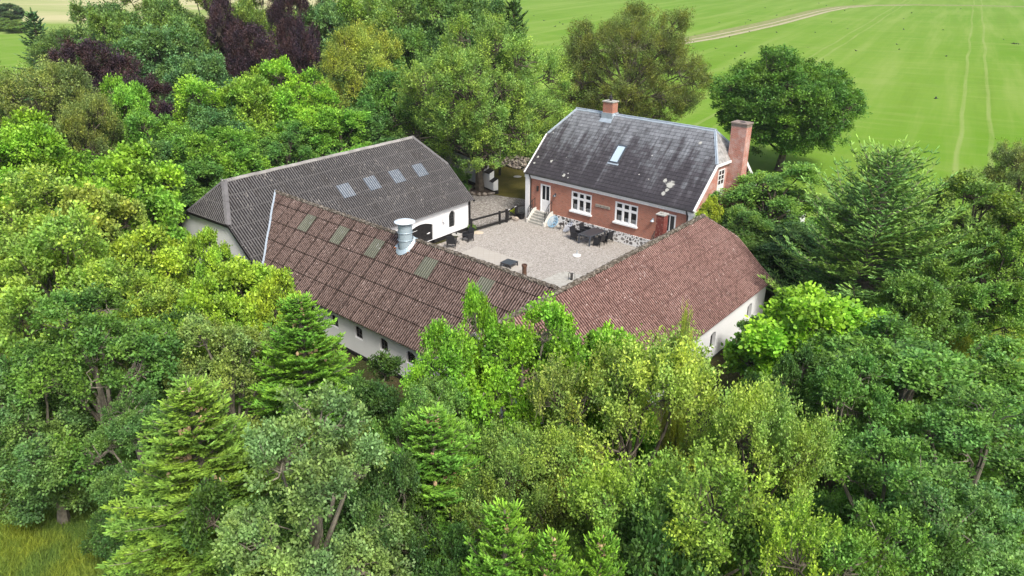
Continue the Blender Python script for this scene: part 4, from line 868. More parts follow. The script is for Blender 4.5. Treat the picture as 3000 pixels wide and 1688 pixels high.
def broadleaf(name, seed, H, R, z0, nc, nt, nl, leaf, mode='round', wr=.6, bark=None, six=False, crown=1., rcf=.24, up=.45, lob=.25, nbough=20, bsize=.36, inner=.45):
    rng = np.random.default_rng(seed); hz = (H-z0)/2; zc = z0+hz*.92
    # boughs: big lobes on the crown; each carries clumps on its outer and upper side
    nb = nbough; bd = unit(rng.normal(size=(nb, 3))+np.array([0, 0, up])); k_ = np.arange(nb)
    for _ in range(12):   # spread them
        df = bd[:, None]-bd[None]; dd = (df**2).sum(-1)+.02; bd = unit(bd+(df/dd[..., None]**1.5).sum(1)*.02); bd[:, 2] = np.maximum(bd[:, 2], -.75+.0)
    br_ = rng.uniform(1-lob*1.1, 1.0+lob*.45, nb); bs = rng.uniform(.75, 1.2, nb)*R*bsize
    bc = bd*np.array([R, R, hz*crown])*(br_*(1-bsize*.8))[:, None]+np.array([0, 0, zc])
    bi = rng.integers(0, nb, nc); cd_ = unit(unit(rng.normal(size=(nc, 3)))+bd[bi]*.55+np.array([0, 0, .45])); rr = (inner+(1-inner)*rng.random(nc)**.5)*np.where(rng.random(nc) < .10, rng.uniform(1.1, 1.55, nc), 1.)
    c = bc[bi]+cd_*(bs[bi]*rr)[:, None]*np.array([1, 1, .85]); c[:, 2] = np.maximum(c[:, 2], z0*.6+.3)
    outw = unit(cd_*.8+bd[bi]*.4); d = outw; rc = R*rcf*rng.uniform(.65, 1.25, nc)
    # twigs
    ci = np.repeat(np.arange(nc), nt); T = len(ci)
    if mode == 'spray':
        main = unit(outw*np.array([.75, .75, .5])+np.array([0, 0, .75])+rng.normal(size=(nc, 3))*.18); td = unit(main[ci]+rng.normal(size=(T, 3))*.33); tl = rc[ci]*rng.uniform(1.0, 2.1, T); to = c[ci]+rng.normal(size=(T, 3))*rc[ci][:, None]*.35-td*tl[:, None]*.5
    elif mode == 'droop':
        main = unit(outw*np.array([1, 1, .3])+np.array([0, 0, -.1])); td = unit(main[ci]+rng.normal(size=(T, 3))*.4); tl = rc[ci]*rng.uniform(.9, 1.8, T); to = c[ci]+rng.normal(size=(T, 3))*rc[ci][:, None]*.35-td*tl[:, None]*.5
    else:
        td = unit(outw[ci]*.55+np.array([0, 0, .35])+unit(rng.normal(size=(T, 3)))*.95); tl = rc[ci]*rng.uniform(.6, 1.15, T); to = c[ci]-outw[ci]*rc[ci][:, None]*.15+rng.normal(size=(T, 3))*rc[ci][:, None]*.12
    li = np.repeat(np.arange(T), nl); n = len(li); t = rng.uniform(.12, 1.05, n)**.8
    ld = td[li]; sd_ = unit(np.cross(ld, np.array([0, 0, 1.])+rng.normal(size=(n, 3))*.15)); off = rng.normal(size=n)*leaf*(.75 if mode != 'round' else 1.0)
    sag = np.zeros((n, 3)); sag[:, 2] = (-.18 if mode == 'droop' else .05)*tl[li]*t**2
    pos = to[li]+ld*(tl[li]*t)[:, None]+sd_*off[:, None]+rng.normal(size=(n, 3))*leaf*.45+sag
    ax = unit(ld*.7+sd_*np.sign(off)[:, None]*.7+rng.normal(size=(n, 3))*.45+(np.array([0, 0, -.3]) if mode == 'droop' else 0))
    nr = unit(np.array([0, 0, .75])+outw[ci[li]]*.35+rng.normal(size=(n, 3))*.55)
    sz = leaf*rng.uniform(.6, 1.35, n); V = leaf_geo(rng, pos, ax, nr, sz, sz*wr, six)
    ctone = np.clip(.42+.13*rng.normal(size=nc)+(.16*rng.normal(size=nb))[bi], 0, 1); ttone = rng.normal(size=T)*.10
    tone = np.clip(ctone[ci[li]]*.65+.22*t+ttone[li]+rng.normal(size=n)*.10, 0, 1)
    root = empty(name); root['proto'] = 1
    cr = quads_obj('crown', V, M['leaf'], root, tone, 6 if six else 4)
    # wood
    polys = [np.array([[0, 0, -.1], [rng.normal()*.05*R*.3, rng.normal()*.05*R*.3, z0*.6+.5], [0, 0, zc*.75], [rng.normal()*.1, rng.normal()*.1, zc+hz*.5]])]; tr = .035*H*.9
    rads = [np.array([tr*1.15, tr*.85, tr*.6, tr*.15])]
    for j in range(nb):
        zst = np.clip(bc[j, 2]*rng.uniform(.35, .7), z0*.7+.2, zc+hz*.3); a = np.array([0, 0, zst]); e = bc[j]; m = (a+e)/2+np.array([0, 0, .10*np.linalg.norm(e-a)])+rng.normal(size=3)*.07*R
        polys.append(np.array([a, a*.45+m*.55, m*.5+e*.5+rng.normal(size=3)*.04*R, e])); r0 = tr*.36; rads.append(np.array([r0, r0*.75, r0*.5, r0*.3]))
    for i in range(nc):
        e = c[i]; a = bc[bi[i]]+rng.normal(size=3)*.03*R; m = (a+e)/2+rng.normal(size=3)*.05*R; polys.append(np.array([a, a*.5+m*.5+rng.normal(size=3)*.01*R, m, e])); r0 = tr*.11; rads.append(np.array([r0, r0*.8, r0*.6, r0*.25]))
    W1 = tubes(polys, rads, 6)
    sel = rng.permutation(T)[:min(T, nc*2)]; tw = [np.array([to[i]-td[i]*tl[i]*.1, to[i]+td[i]*tl[i]*.9]) for i in sel]; W2 = tubes(tw, [np.array([.008, .003])*(1+leaf*4)]*len(tw), 3)
    quads_obj('trunk', np.concatenate([W1, W2]), bark or M['bark'], root)
    root['H'] = float(np.percentile(V[:, 0, 2], 99.3)); root['R'] = float(np.percentile(np.hypot(V[:, 0, 0], V[:, 0, 1]), 96)); return root
def conifer(name, seed, H, R, z0, dz, nb, side, shoot, sw, mode='fir', needles=0, power=.85, droop=.1, bark=None, dens=1.):
    rng = np.random.default_rng(seed); polys = []; rads = []; S0 = []; SD = []; SL = []; ST = []
    polys.append(np.array([[0, 0, -.1], [0, 0, H*.5], [0, 0, H*.85], [0, 0, H]])); rads.append(np.array([.022*H, .014*H, .006*H, .003*H]))
    z = z0
    while z < H-.12:
        f = 1-(z-z0)/(H-z0); Lb = R*(f**power)+.10; n_ = max(4, int(nb*(.6+.4*f))); ph = rng.random()*6.28
        for k in range(n_):
            a = ph+6.283*k/n_+rng.normal()*.18; L = Lb*rng.uniform(.55, 1.2); el = (.55*(1-f)+.12-droop*f*1.6)+rng.normal()*.07
            dirh = np.array([math.cos(a), math.sin(a), 0]); ns = 7; t = np.linspace(0, 1, ns)
            curve = (el*t - (droop*1.2)*t*(1-t)*2 + (.34*t**2.5 if mode == 'larch' else .10*t**2))
            P = np.array([0, 0, z+rng.normal()*.04])+dirh*(L*t)[:, None]*np.cos(el)+np.array([0, 0, 1.])*(curve*L)[:, None]
            polys.append(P); rads.append(np.linspace(.016*L+.008, .004, ns))
            m = max(3, int(L/side*dens)); tt = (np.arange(m)+.6)/m
            lat = np.array([-math.sin(a), math.cos(a), 0])
            for j, u in enumerate(tt):
                if u < .16 and L > .8: continue
                p = np.array([np.interp(u, t, P[:, i]) for i in range(3)]); dd = unit(np.array([np.interp(min(1, u+.1), t, P[:, i]) for i in range(3)])-p+1e-6)
                for s in (-1, 1):
                    l2 = min(.62*L, (.16+.46*L*(1-u)**.8))*rng.uniform(.7, 1.15); d2 = unit(dd*.75+lat*s*.75+rng.normal(size=3)*.13+np.array([0, 0, .06 if mode == 'fir' else (-.05 + .25*u)]))
                    k2 = max(1, int(l2/shoot*1.25))
                    for q in range(k2):
                        v = (q+.3)/k2; pp = p+d2*l2*v; S0.append(pp); SD.append(d2); SL.append(shoot*1.05); ST.append(v*.35+u*.35)
                        if l2 > shoot*.9:
                            lat2 = unit(np.cross(d2, np.array([0, 0, 1.])))
                            for s2 in (-1, 1):
                                d3 = unit(d2*.8+lat2*s2*.7+rng.normal(size=3)*.15+np.array([0, 0, .12])); S0.append(pp); SD.append(d3); SL.append(shoot*rng.uniform(.7, 1.15)); ST.append(v*.35+u*.45)
                    if len(polys) < 4000 and l2 > .35: polys.append(np.array([p, p+d2*l2])); rads.append(np.array([.009, .004]))
            S0.append(P[-1]); SD.append(unit(P[-1]-P[-2])); SL.append(shoot*1.3); ST.append(.9)
        z += dz*(.6+.5*f)*rng.uniform(.85, 1.15)
    for k in range(6): a = k*1.05; S0.append(np.array([0, 0, H-.25-.05*k])); SD.append(unit(np.array([math.cos(a)*.8, math.sin(a)*.8, .8]))); SL.append(shoot*1.3); ST.append(.9)
    S0.append(np.array([0, 0, H-.1])); SD.append(np.array([0, 0, 1.])); SL.append(shoot*2); ST.append(.9)
    S0, SD, SL, ST = map(np.array, (S0, SD, SL, ST)); N = len(S0); ST = np.clip(ST+rng.normal(size=N)*.14, 0, 1)
    x = unit(np.cross(SD, unit(rng.normal(size=(N, 3))))); y = np.cross(SD, x); w = sw*rng.uniform(.8, 1.2, N); Q = []; TN = []
    e = S0+SD*SL[:, None]; mid = S0+SD*(SL*.5)[:, None]
    for k in range(3):
        a0, a1 = 2.094*k, 2.094*(k+1)
        v0 = x*math.cos(a0)+y*math.sin(a0); v1 = x*math.cos(a1)+y*math.sin(a1)
        Q.append(np.stack([S0+v0*w[:, None]*.35, S0+v1*w[:, None]*.35, mid+v1*w[:, None]*.5, mid+v0*w[:, None]*.5], 1)); TN.append(ST*.55)
        Q.append(np.stack([mid+v0*w[:, None]*.5, mid+v1*w[:, None]*.5, e+v1*w[:, None]*.3, e+v0*w[:, None]*.3], 1)); TN.append(ST*.8+.2)
    for k in range(needles):
        t = rng.uniform(.05, 1., N); a = rng.uniform(0, 6.28, N); rad = x*np.cos(a)[:, None]+y*np.sin(a)[:, None]; p = S0+SD*(SL*t)[:, None]; nd = unit(SD*.6+rad); s_ = unit(np.cross(nd, SD)); Ln = sw*rng.uniform(.7, 1.1, N)[:, None]
        Q.append(np.stack([p-s_*sw*.10, p+s_*sw*.10, p+nd*Ln+s_*.002, p+nd*Ln-s_*.002], 1)); TN.append(np.clip(ST*.6+.25*t, 0, 1))
    root = empty(name); root['proto'] = 1
    quads_obj('crown', np.concatenate(Q), M['needle'], root, np.concatenate(TN)); quads_obj('trunk', tubes(polys, rads, 5), bark or M['barkpale'], root)
    root['H'] = H; root['R'] = float(np.percentile(np.hypot(S0[:, 0], S0[:, 1]), 97)); root['n'] = N; return root
P_ = {}
P_['oakA'] = broadleaf('oak_tree', 1, 8.5, 3.2, .4, 300, 11, 22, .105, 'round', .62, M['barkpale'], True, rcf=.15, lob=.35, nbough=22, bsize=.34)
P_['oakB'] = broadleaf('oak_tree', 2, 8.5, 3.2, .4, 280, 11, 22, .11, 'round', .6, M['barkpale'], True, rcf=.145, lob=.5, nbough=20, bsize=.35)
P_['oakN'] = broadleaf('oak_tree', 31, 8.5, 2.6, .3, 380, 12, 24, .078, 'round', .62, M['barkpale'], True, rcf=.14, lob=.35, nbough=24, bsize=.34)
P_['beechA'] = broadleaf('beech_tree', 3, 9.5, 3.4, .3, 260, 13, 28, .082, 'spray', .62, M['bark'], True, rcf=.155, lob=.4, nbough=18, bsize=.36)
P_['beechB'] = broadleaf('beech_tree', 4, 9.5, 3.4, .3, 250, 13, 28, .080, 'spray', .6, M['bark'], True, rcf=.15, lob=.55, nbough=14, bsize=.38)
P_['hazel'] = broadleaf('hazel_tree', 5, 7.5, 2.9, .2, 260, 11, 16, .15, 'round', .8, M['bark'], True, rcf=.15, lob=.4, nbough=18, bsize=.36)
P_['hazelB'] = broadleaf('hazel_tree', 6, 8.5, 3.2, .2, 230, 12, 18, .15, 'spray', .7, M['bark'], False, rcf=.14, lob=.4)
P_['midA'] = broadleaf('broadleaf_tree', 7, 10, 4.0, .6, 330, 11, 16, .17, 'round', .65, rcf=.135, lob=.45, nbough=24, bsize=.32)
P_['midB'] = broadleaf('broadleaf_tree', 8, 10, 3.6, .8, 280, 12, 16, .17, 'round', .62, rcf=.14, lob=.6, nbough=18, bsize=.34)
P_['midC'] = broadleaf('broadleaf_tree', 9, 11, 4.4, .8, 330, 13, 18, .14, 'spray', .45, rcf=.13, lob=.5, nbough=20, bsize=.34)
P_['farA'] = broadleaf('broadleaf_tree', 10, 13, 5.2, 1.0, 320, 12, 16, .22, 'round', .65, rcf=.13, lob=.5, nbough=24, bsize=.32)
P_['farB'] = broadleaf('broadleaf_tree', 11, 13, 4.8, 1.0, 320, 12, 18, .20, 'spray', .5, rcf=.13, lob=.5, nbough=20, bsize=.34)
P_['farC'] = broadleaf('broadleaf_tree', 15, 13, 3.4, .6, 260, 13, 18, .17, 'droop', .45, rcf=.16, lob=.6, nbough=22, bsize=.34, up=.2)
P_['fieldoak'] = broadleaf('oak_tree', 12, 11.5, 6.6, 2.2, 620, 11, 17, .20, 'round', .62, rcf=.10, lob=.2, up=-.15, nbough=44, bsize=.25)
P_['court'] = broadleaf('beech_tree', 13, 14.2, 7.6, 2.2, 600, 14, 22, .15, 'spray', .5, M['bark'], rcf=.095, lob=.35, up=.05, nbough=40, bsize=.27)
P_['brown'] = broadleaf('beech_tree', 14, 14.2, 8.2, 1.4, 700, 14, 20, .15, 'spray', .42, M['bark'], rcf=.095, lob=.25, up=.1, nbough=46, bsize=.26)
P_['fir'] = conifer('fir_tree', 20, 9, 2.7, .5, .32, 10, .15, .15, .050, 'fir', 3, .72, .10)
P_['larch'] = conifer('larch_tree', 21, 10, 5.0, .6, .48, 9, .22, .24, .060, 'larch', 2, .60, .10, M['barkpale'], dens=.85)
P_['spruce'] = conifer('spruce_tree', 22, 14, 3.2, .8, .75, 6, .42, .5, .20, 'fir', 0, .8, .16, M['bark'])
# small parts: a cone
def cone_mesh():
    mb = MB(); prof = [(0, 0), (.022, .01), (.032, .04), (.033, .08), (.026, .12), (.012, .145), (0, .15)]
    prof2 = []
    for i in range(len(prof)-1):
        for k in range(3): t = k/3; r_ = prof[i][0]*(1-t)+prof[i+1][0]*t; prof2.append((r_*(1.0+.12*(k == 1)), prof[i][1]*(1-t)+prof[i+1][1]*t))
    prof2.append(prof[-1]); mb.lathe(prof2, (0, 0, 0), 8); return mb.build('cone', M['cone'])
cone0 = cone_mesh()
used = set(); TREES = []
def plant(kind, px, py, y, R, color, label, rot=None, H=None, cat='tree', group=None, name=None, cones=0, jitter=0, top=None):
    """px,py = picture point of the crown top at world depth y; height follows"""
    src = P_[kind]; p = at_y(px, py, y)
    if H is None:
        tn = (CH-p.z)/y; H = p.z
        if kind not in ('fir', 'larch', 'spruce'):
            for _ in range(4): a_ = .4*H; H = p.z-(math.sqrt(a_*a_+(R*.8*tn)**2)-a_)
    if kind in used:
        t = copy_tree(src)
    else: t = src; used.add(kind)
    if name: t.name = name
    seed = int(px*7+py*13+y*3); rr = random.Random(seed)
    t.location = (p.x, y, 0); t.rotation_euler = (0, 0, rot if rot is not None else rr.uniform(0, 6.28)); s = R/src['R']; t.scale = (s, s*rr.uniform(.92, 1.08), H/src['H'])
    for c in kids(t):
        if c.name.startswith('crown'):
            gn = 1.18 if color[1] > .14 else 1.35
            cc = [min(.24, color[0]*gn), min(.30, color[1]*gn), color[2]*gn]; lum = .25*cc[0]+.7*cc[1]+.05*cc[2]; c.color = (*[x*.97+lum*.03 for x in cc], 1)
    tag(t, label, cat, group)
    if 'proto' in t: pass
    i = 0
    while i < cones:
        a = rr.uniform(0, 6.283); f = rr.random()**1.6; zz = src['H']*(.965-.33*f); rad = src['R']*((1-(zz-.6)/(src['H']-.6))**.98)*rr.uniform(.25, .9)
        for q in range(rr.choice((1, 2, 3, 4))):
            if i >= cones: break
            i += 1; c = cone0.copy(); sc.collection.objects.link(c); c.parent = t; a_ = a+rr.uniform(-.1, .1)/max(.3, rad); r_ = rad+rr.uniform(-.1, .1)
            c.location = (r_*math.cos(a_), r_*math.sin(a_), zz+.20*rad+.10); k = rr.uniform(1.0, 1.4); c.scale = (k/s, k/s, k/(H/src['H']))
    return t
dk = (.060, .125, .030); md = (.085, .17, .030); br = (.15, .27, .030); lt = (.17, .25, .070); yl = (.2, .26, .055); gg = (.10, .17, .065); cu = (.030, .019, .032); bn = (.080, .108, .030); fr = (.085, .185, .022); bl = (.065, .135, .055)
GT = 'trees of the shelter belt round the farmstead'
def T(*a, **k): k.setdefault('group', GT); return plant(*a, **k)
# foreground firs
T('fir', 1478, 1492, 12.6, 2.0, fr, 'cone bearing fir whose tip rises at the bottom edge, leftmost of three tips', cones=44)
T('fir', 1622, 1575, 12.2, 1.5, fr, 'small fir at the bottom edge, middle of the three low tips', cones=22)
T('fir', 1765, 1570, 12.4, 1.4, fr, 'small fir at the bottom edge, rightmost of the three low tips', cones=26)
T('fir', 1266, 1213, 17.5, 2.8, (.07, .165, .022), 'narrow fir with a crown of upright tan cones, bottom centre', cones=46)
T('fir', 552, 1135, 18.2, 3.2, (.085, .16, .025), 'broad fir with brown cones near its tip, lower left', cones=46)
T('fir', 872, 875, 24.5, 2.8, (.07, .165, .018), 'bright green fir in front of the low white barn wall and its small windows', cones=26)
T('fir', 2290, 905, 33, .9, (.05, .11, .04), 'thin dark fir sapling at the far corner of the red roofed barn', cat='tree')
# foreground broadleaf
T('oakN', 870, 1200, 15.2, 2.4, gg, 'grey green oak with bare branches showing, between the two lower left firs')
T('oakA', 235, 885, 24, 3.1, (.065, .145, .032), 'dark oak at the left, above the long grass')
T('oakB', 60, 1075, 22.6, 2.7, (.06, .12, .04), 'dark oak cut by the left edge, beside the long grass')
T('oakN', 380, 1190, 20.5, 1.9, (.05, .105, .03), 'low dark oak between the grass corner and the broad fir')
T('oakA', 640, 935, 25, 2.3, (.12, .19, .06), 'grey green bushy tree left of the bright green fir')
T('oakB', 450, 960, 27, 2.0, (.09, .15, .05), 'loose olive green tree between the dark oak and the grey green bushy tree')
T('hazelB', 380, 770, 30, 2.3, (.15, .24, .045), 'mid green layered tree above the dark oak')
T('hazel', 700, 775, 31.0, 2.2, br, 'yellow green hazel in front of the grey barn gable')
T('hazel', 590, 685, 36, 1.2, (.14, .28, .03), 'round bright hazel standing highest against the white gable')
T('hazel', 400, 690, 34.5, 2.2, (.16, .27, .035), 'broad yellow green hazel left of the white gable')
T('hazel', 800, 820, 29.0, 1.3, (.16, .29, .03), 'small yellow green hazel at the brown roof corner')
T('hazelB', 120, 635, 31, 3.0, (.15, .25, .05), 'layered green tree at the left edge, above the dark oaks')
T('hazelB', 150, 490, 40, 3.6, (.15, .235, .05), 'pale yellow green tree at the left edge, level with the grey ridge')
T('hazel', 365, 450, 42, 3.1, (.12, .24, .03), 'bright round maple left of the grey barn, dark hollow beside it')
T('midB', 55, 365, 47, 3.4, (.12, .24, .025), 'vivid green tree low on the left edge under the pale willow')
T('hazel', 250, 560, 37, 2.4, (.15, .21, .045), 'olive yellow tree below the bright round maple')
T('midC', 110, 190, 58, 5.2, (.12, .17, .062), 'pale grey green willow at the left edge')
T('midC', 235, 290, 55, 3.0, (.115, .16, .05), 'pale willow with feathery side branches, right of the larger willow')
T('spruce', 92, 38, 112, 3.4, (.035, .075, .03), 'dark conifer standing alone by the meadow, top left')
# copper beeches
T('farB', 240, 128, 70, 4.2, cu, 'purple copper beech nearest the left edge')
T('farB', 420, 238, 64, 3.4, cu, 'low purple beech limb crown beside the pointed green tree')
T('farB', 652, -20, 86, 2.5, cu, 'tall purple copper beech, left of the pair at the top')
T('farB', 735, 80, 82, 3.3, cu, 'broad lower purple beech between the two tall ones')
T('farB', 850, -25, 87, 2.7, cu, 'tall purple copper beech, right of the pair at the top')
# mid left back
T('farA', 440, 88, 78, 5.2, bl, 'blue green oak behind the nearest copper beech')
T('farA', 560, 170, 73, 3.8, (.065, .14, .06), 'blue green oak left of the copper beech pair')
T('farA', 300, 20, 93, 5.2, (.065, .12, .045), 'dark green tree at the top left, behind the blue green oak')
T('farB', 185, 95, 92, 3.6, (.06, .11, .035), 'small dark tree between the lone conifer and the purple beech')
T('farA', 620, 330, 60, 3.6, (.05, .12, .045), 'dark green tree under the copper beeches')
T('farC', 412, -30, 100, 4.2, (.07, .12, .03), 'olive feathery conifer at the top edge, first from the left')
T('farC', 505, -40, 102, 4.4, (.07, .12, .028), 'olive feathery conifer at the top edge, second from the left')
T('farC', 575, -30, 99, 4.2, (.085, .14, .028), 'olive feathery conifer just left of the tall copper beech')
T('farC', 735, -40, 102, 4.4, (.085, .14, .028), 'olive feathery conifer between the copper beeches, on the left side')
T('farC', 795, -45, 104, 4.2, (.075, .13, .028), 'olive feathery conifer between the copper beeches, on the right side')
T('farC', 930, -30, 100, 3.2, (.06, .11, .03), 'dark feathery conifer right of the right copper beech')
T('farA', 960, 20, 92, 4.6, bl, 'dark blue green tree right of the copper beeches')
T('farA', 1060, 0, 95, 5., (.09, .17, .03), 'green tree at the top edge behind the yellow tinted crown')
T('farB', 1185, -10, 92, 5.6, (.08, .14, .035), 'tall green tree at the top edge, left of the dark oak')
T('farA', 1330, -10, 88, 5.6, (.055, .115, .035), 'dark oak at the top edge behind the courtyard beech')
T('farA', 1430, 10, 86, 4.4, (.05, .105, .035), 'dark green tree between the dark oak and the edge spruce')
T('spruce', 1505, 5, 85, 3.6, (.045, .085, .022), 'dark spruce at the field edge, top centre')
T('farA', 1180, 95, 78, 3.8, (.075, .155, .04), 'green tree just right of the yellow tinted crown')
T('farA', 1130, 215, 70, 3.9, (.05, .12, .03), 'deep green tree below the yellow tinted crown')
T('midC', 1050, 88, 74, 4.5, (.165, .22, .045), 'yellow tinted beech crown above the bright oaks')
# bright row behind barn A
T('midA', 868, 190, 66, 4.2, (.12, .25, .025), 'tall bright green oak, rightmost of the bright row behind the grey roof')
T('midB', 728, 225, 64, 3.1, (.12, .22, .035), 'slender bright green oak in the middle of the row behind the grey roof')
T('midA', 595, 232, 64, 4.0, (.125, .25, .03), 'broad bright green oak left of the slender one')
T('midB', 358, 248, 59, 2.3, (.105, .24, .035), 'pointed light green tree beside the purple beech')
T('midA', 470, 330, 56, 3.6, (.075, .17, .03), 'mid green oak behind the left end of the grey roof')
T('midB', 650, 385, 55.5, 3.2, (.085, .19, .03), 'mid green oak close behind the grey ridge')
T('midA', 830, 370, 61, 3.6, (.06, .14, .035), 'shaded green oak behind the middle of the grey ridge')
T('midA', 990, 330, 64, 3.8, (.085, .20, .03), 'green oak left of the courtyard beech')
T('midB', 1090, 320, 66, 3.6, (.045, .105, .03), 'dark green tree in the shade of the courtyard beech')
T('midA', 390, 420, 50, 3.3, (.045, .10, .03), 'dark tree in the hollow left of the grey barn')
T('midB', 540, 470, 52, 3.0, (.05, .12, .028), 'dark green tree at the left end of the grey ridge')
T('midB', 440, 570, 50.5, 1.9, (.04, .09, .025), 'low dark tree behind the back corner of the grey barn')
T('midA', 1230, 330, 74, 4.2, (.045, .095, .03), 'dark tree behind the white garden wall')
# courtyard and right side
T('court', 1400, 66, 65.85, 6.9, (.125, .215, .055), 'big light green beech with stone ringed trunk behind the courtyard')
T('brown', 1855, 28, 83, 8.4, bn, 'big olive brown beech behind the farmhouse')
T('fieldoak', 2330, 156, 74, 6.4, (.050, .115, .022), 'round dark oak with visible fork standing at the field edge', cat='tree')
T('midA', 2275, 488, 50.5, 4.5, (.085, .175, .04), 'green oak beside the farmhouse gable')
T('midA', 2185, 600, 46.5, 2.3, (.065, .13, .035), 'small green oak tight by the far end of the red roof')
T('midB', 2290, 660, 45, 3.2, (.04, .085, .03), 'dark shaded tree between the red roof and the larch')
T('larch', 2610, 455, 38.5, 4.8, (.095, .185, .05), 'wide grey green larch at the right')
T('midA', 2890, 505, 42, 4.2, (.075, .13, .03), 'oak right of the larch with a dark trunk')
T('midC', 3030, 440, 50, 3.2, (.10, .14, .05), 'green tree cut by the right edge beside the larch')
T('hazel', 2400, 868, 27.5, 3.2, (.12, .26, .022), 'bright green field maple in front of the larch')
T('oakA', 2690, 975, 23, 3.9, (.068, .155, .036), 'large dark oak filling the right side')
T('oakB', 2950, 1000, 24, 3.4, (.075, .16, .036), 'dark oak at the right edge')
T('oakB', 2500, 1065, 20.5, 2.2, (.065, .15, .036), 'dark oak between the yellow tinted beech and the large right oak')
T('oakN', 2900, 1190, 18, 2.9, (.068, .15, .036), 'dark oak low at the right edge')
T('oakN', 2640, 1290, 16.5, 2.6, (.072, .16, .036), 'mid green oak at the lower right')
T('oakN', 2860, 1430, 14.5, 2.2, (.065, .135, .045), 'oak in the bottom right corner')
T('oakN', 2560, 1540, 12.4, 1.9, (.08, .165, .03), 'leafy green oak at the bottom edge, right')
# front of barn C
T('oakA', 1530, 915, 21.0, 2.6, (.11, .24, .022), 'light green oak in front of the junction of the brown and red roofs')
T('oakB', 1300, 962, 21.6, 1.8, (.10, .22, .025), 'light green oak before the last small window of the brown roofed barn')
T('oakA', 1420, 872, 22.0, 1.2, (.11, .24, .022), 'slim light green oak shoot crossing the brown roof')
T('hazel', 1795, 985, 21.2, 1.7, (.11, .26, .03), 'rounded bright bush top below the red roof')
T('oakN', 1290, 1130, 19.3, 1.7, (.095, .19, .05), 'grey green oak behind the narrow fir')
T('beechA', 1880, 1000, 18.0, 2.7, (.165, .245, .055), 'large yellow tinted beech, tallest before the red roof')
T('beechB', 1640, 1090, 18.3, 2.0, (.15, .21, .055), 'yellow tinted beech with dense pale twigs at bottom centre')
T('beechA', 2230, 1120, 16.6, 2.0, (.145, .23, .055), 'yellow tinted beech leaning right, beside the dark oak')
T('beechB', 2160, 1330, 13.2, 2.7, (.14, .23, .04), 'green and yellow beech at the bottom right of centre')
T('beechA', 1880, 1330, 14.2, 2.2, (.12, .21, .04), 'darker green beech behind the three low fir tips')
T('beechB', 2360, 1520, 11.8, 2.0, (.15, .25, .035), 'bright beech cut by the bottom edge')
T('beechA', 1530, 1290, 16.6, 1.9, (.12, .20, .05), 'small pale beech right of the narrow fir')
T('oakB', 1130, 1330, 16.3, 1.4, (.035, .075, .025), 'low dark tree in the shade left of the narrow fir')
T('beechB', 2003, 934, 19.2, .55, (.20, .25, .05), 'thin yellow leafed beech shoot standing up against the red roof')
T('oakB', 1120, 1240, 18.2, 1.3, (.06, .13, .03), 'dark green oak in the hollow right of the bright green fir')
T('hazel', 590, 850, 28.5, 1.8, (.13, .24, .03), 'bright hazel under the round hazel, above the grey green bushy tree')
T('midA', 2960, 660, 36, 2.7, (.085, .165, .035), 'mid green oak at the right edge below the dark trunked oak')
T('midB', 2700, 800, 32, 2.0, (.075, .15, .035), 'green tree at the foot of the larch, above the large dark oak')
T('farA', 350, 45, 88, 4.4, (.07, .13, .035), 'green tree between the blue green oak and the top edge conifers')
T('farA', 520, 60, 84, 4.2, (.075, .14, .04), 'mid green tree below the olive conifers, left of the copper beeches')
T('farB', 700, 20, 96, 4.4, (.085, .14, .035), 'olive green tree seen between the two tall copper beeches')
T('farA', 470, 10, 96, 4.2, (.07, .13, .04), 'dark green tree at the top edge below the first olive conifers')
T('midB', 1150, 470, 62, 2.4, (.05, .11, .03), 'dark green tree tucked behind the right end of the grey ridge')
# shrubs
def shrub(kind, px, py, y, R, color, label, H=None): return plant(kind, px, py, y, R, color, label, H=H, cat='shrub', group='shrubs about the farmstead', name='shrub')
shrub('hazel', 2085, 590, 47.3, 1.1, (.17, .24, .03), 'light green shrub at the foot of the farmhouse gable')
shrub('hazel', 20, 12, 230, 4.2, (.045, .085, .045), 'dark bush by the meadow at the top left corner')
shrub('midB', 1330, 505, 64.5, 1.3, (.055, .12, .03), 'dark green shrub in front of the white garden wall', 2.6)
shrub('midB', 1290, 520, 63.5, 1.2, (.05, .11, .03), 'dark green shrub behind the grey barn corner', 2.2)
shrub('hazel', 1383, 655, 55.2, .28, (.08, .16, .03), 'tiny green plant at the barn corner by the fence', .55)
shrub('hazel', 1505, 625, 59.2, .35, (.20, .25, .03), 'low yellow flowering shrub behind the gate', .55)
shrub('hazel', 2235, 930, 34.5, 1.2, (.06, .12, .04), 'grey green bush under the windows at the red barn corner')
for i, (px, y_) in enumerate(((5, 218), (35, 214), (62, 209))):
    shrub('midA', px, 88, y_, 4.2, (.10, .17, .04), ['pale green hedge clump at the left edge of the meadow', 'pale green hedge clump second in the meadow line', 'pale green hedge clump ending the meadow line'][i], 2.6)
for i, (px, py, y_) in enumerate(((1480, 452, 76.5), (1520, 448, 76), (1560, 455, 75.5), (1600, 470, 75), (1450, 440, 78))):
    shrub('hazelB', px, py, y_, 1.3, (.05, .13, .025), ['green bush on the stone bank, leftmost but one', 'green bush in the middle of the stone bank', 'green bush right of the middle on the stone bank', 'green bush on the stone bank touching the slate roof edge', 'green bush at the left end of the stone bank'][i], 2.3)
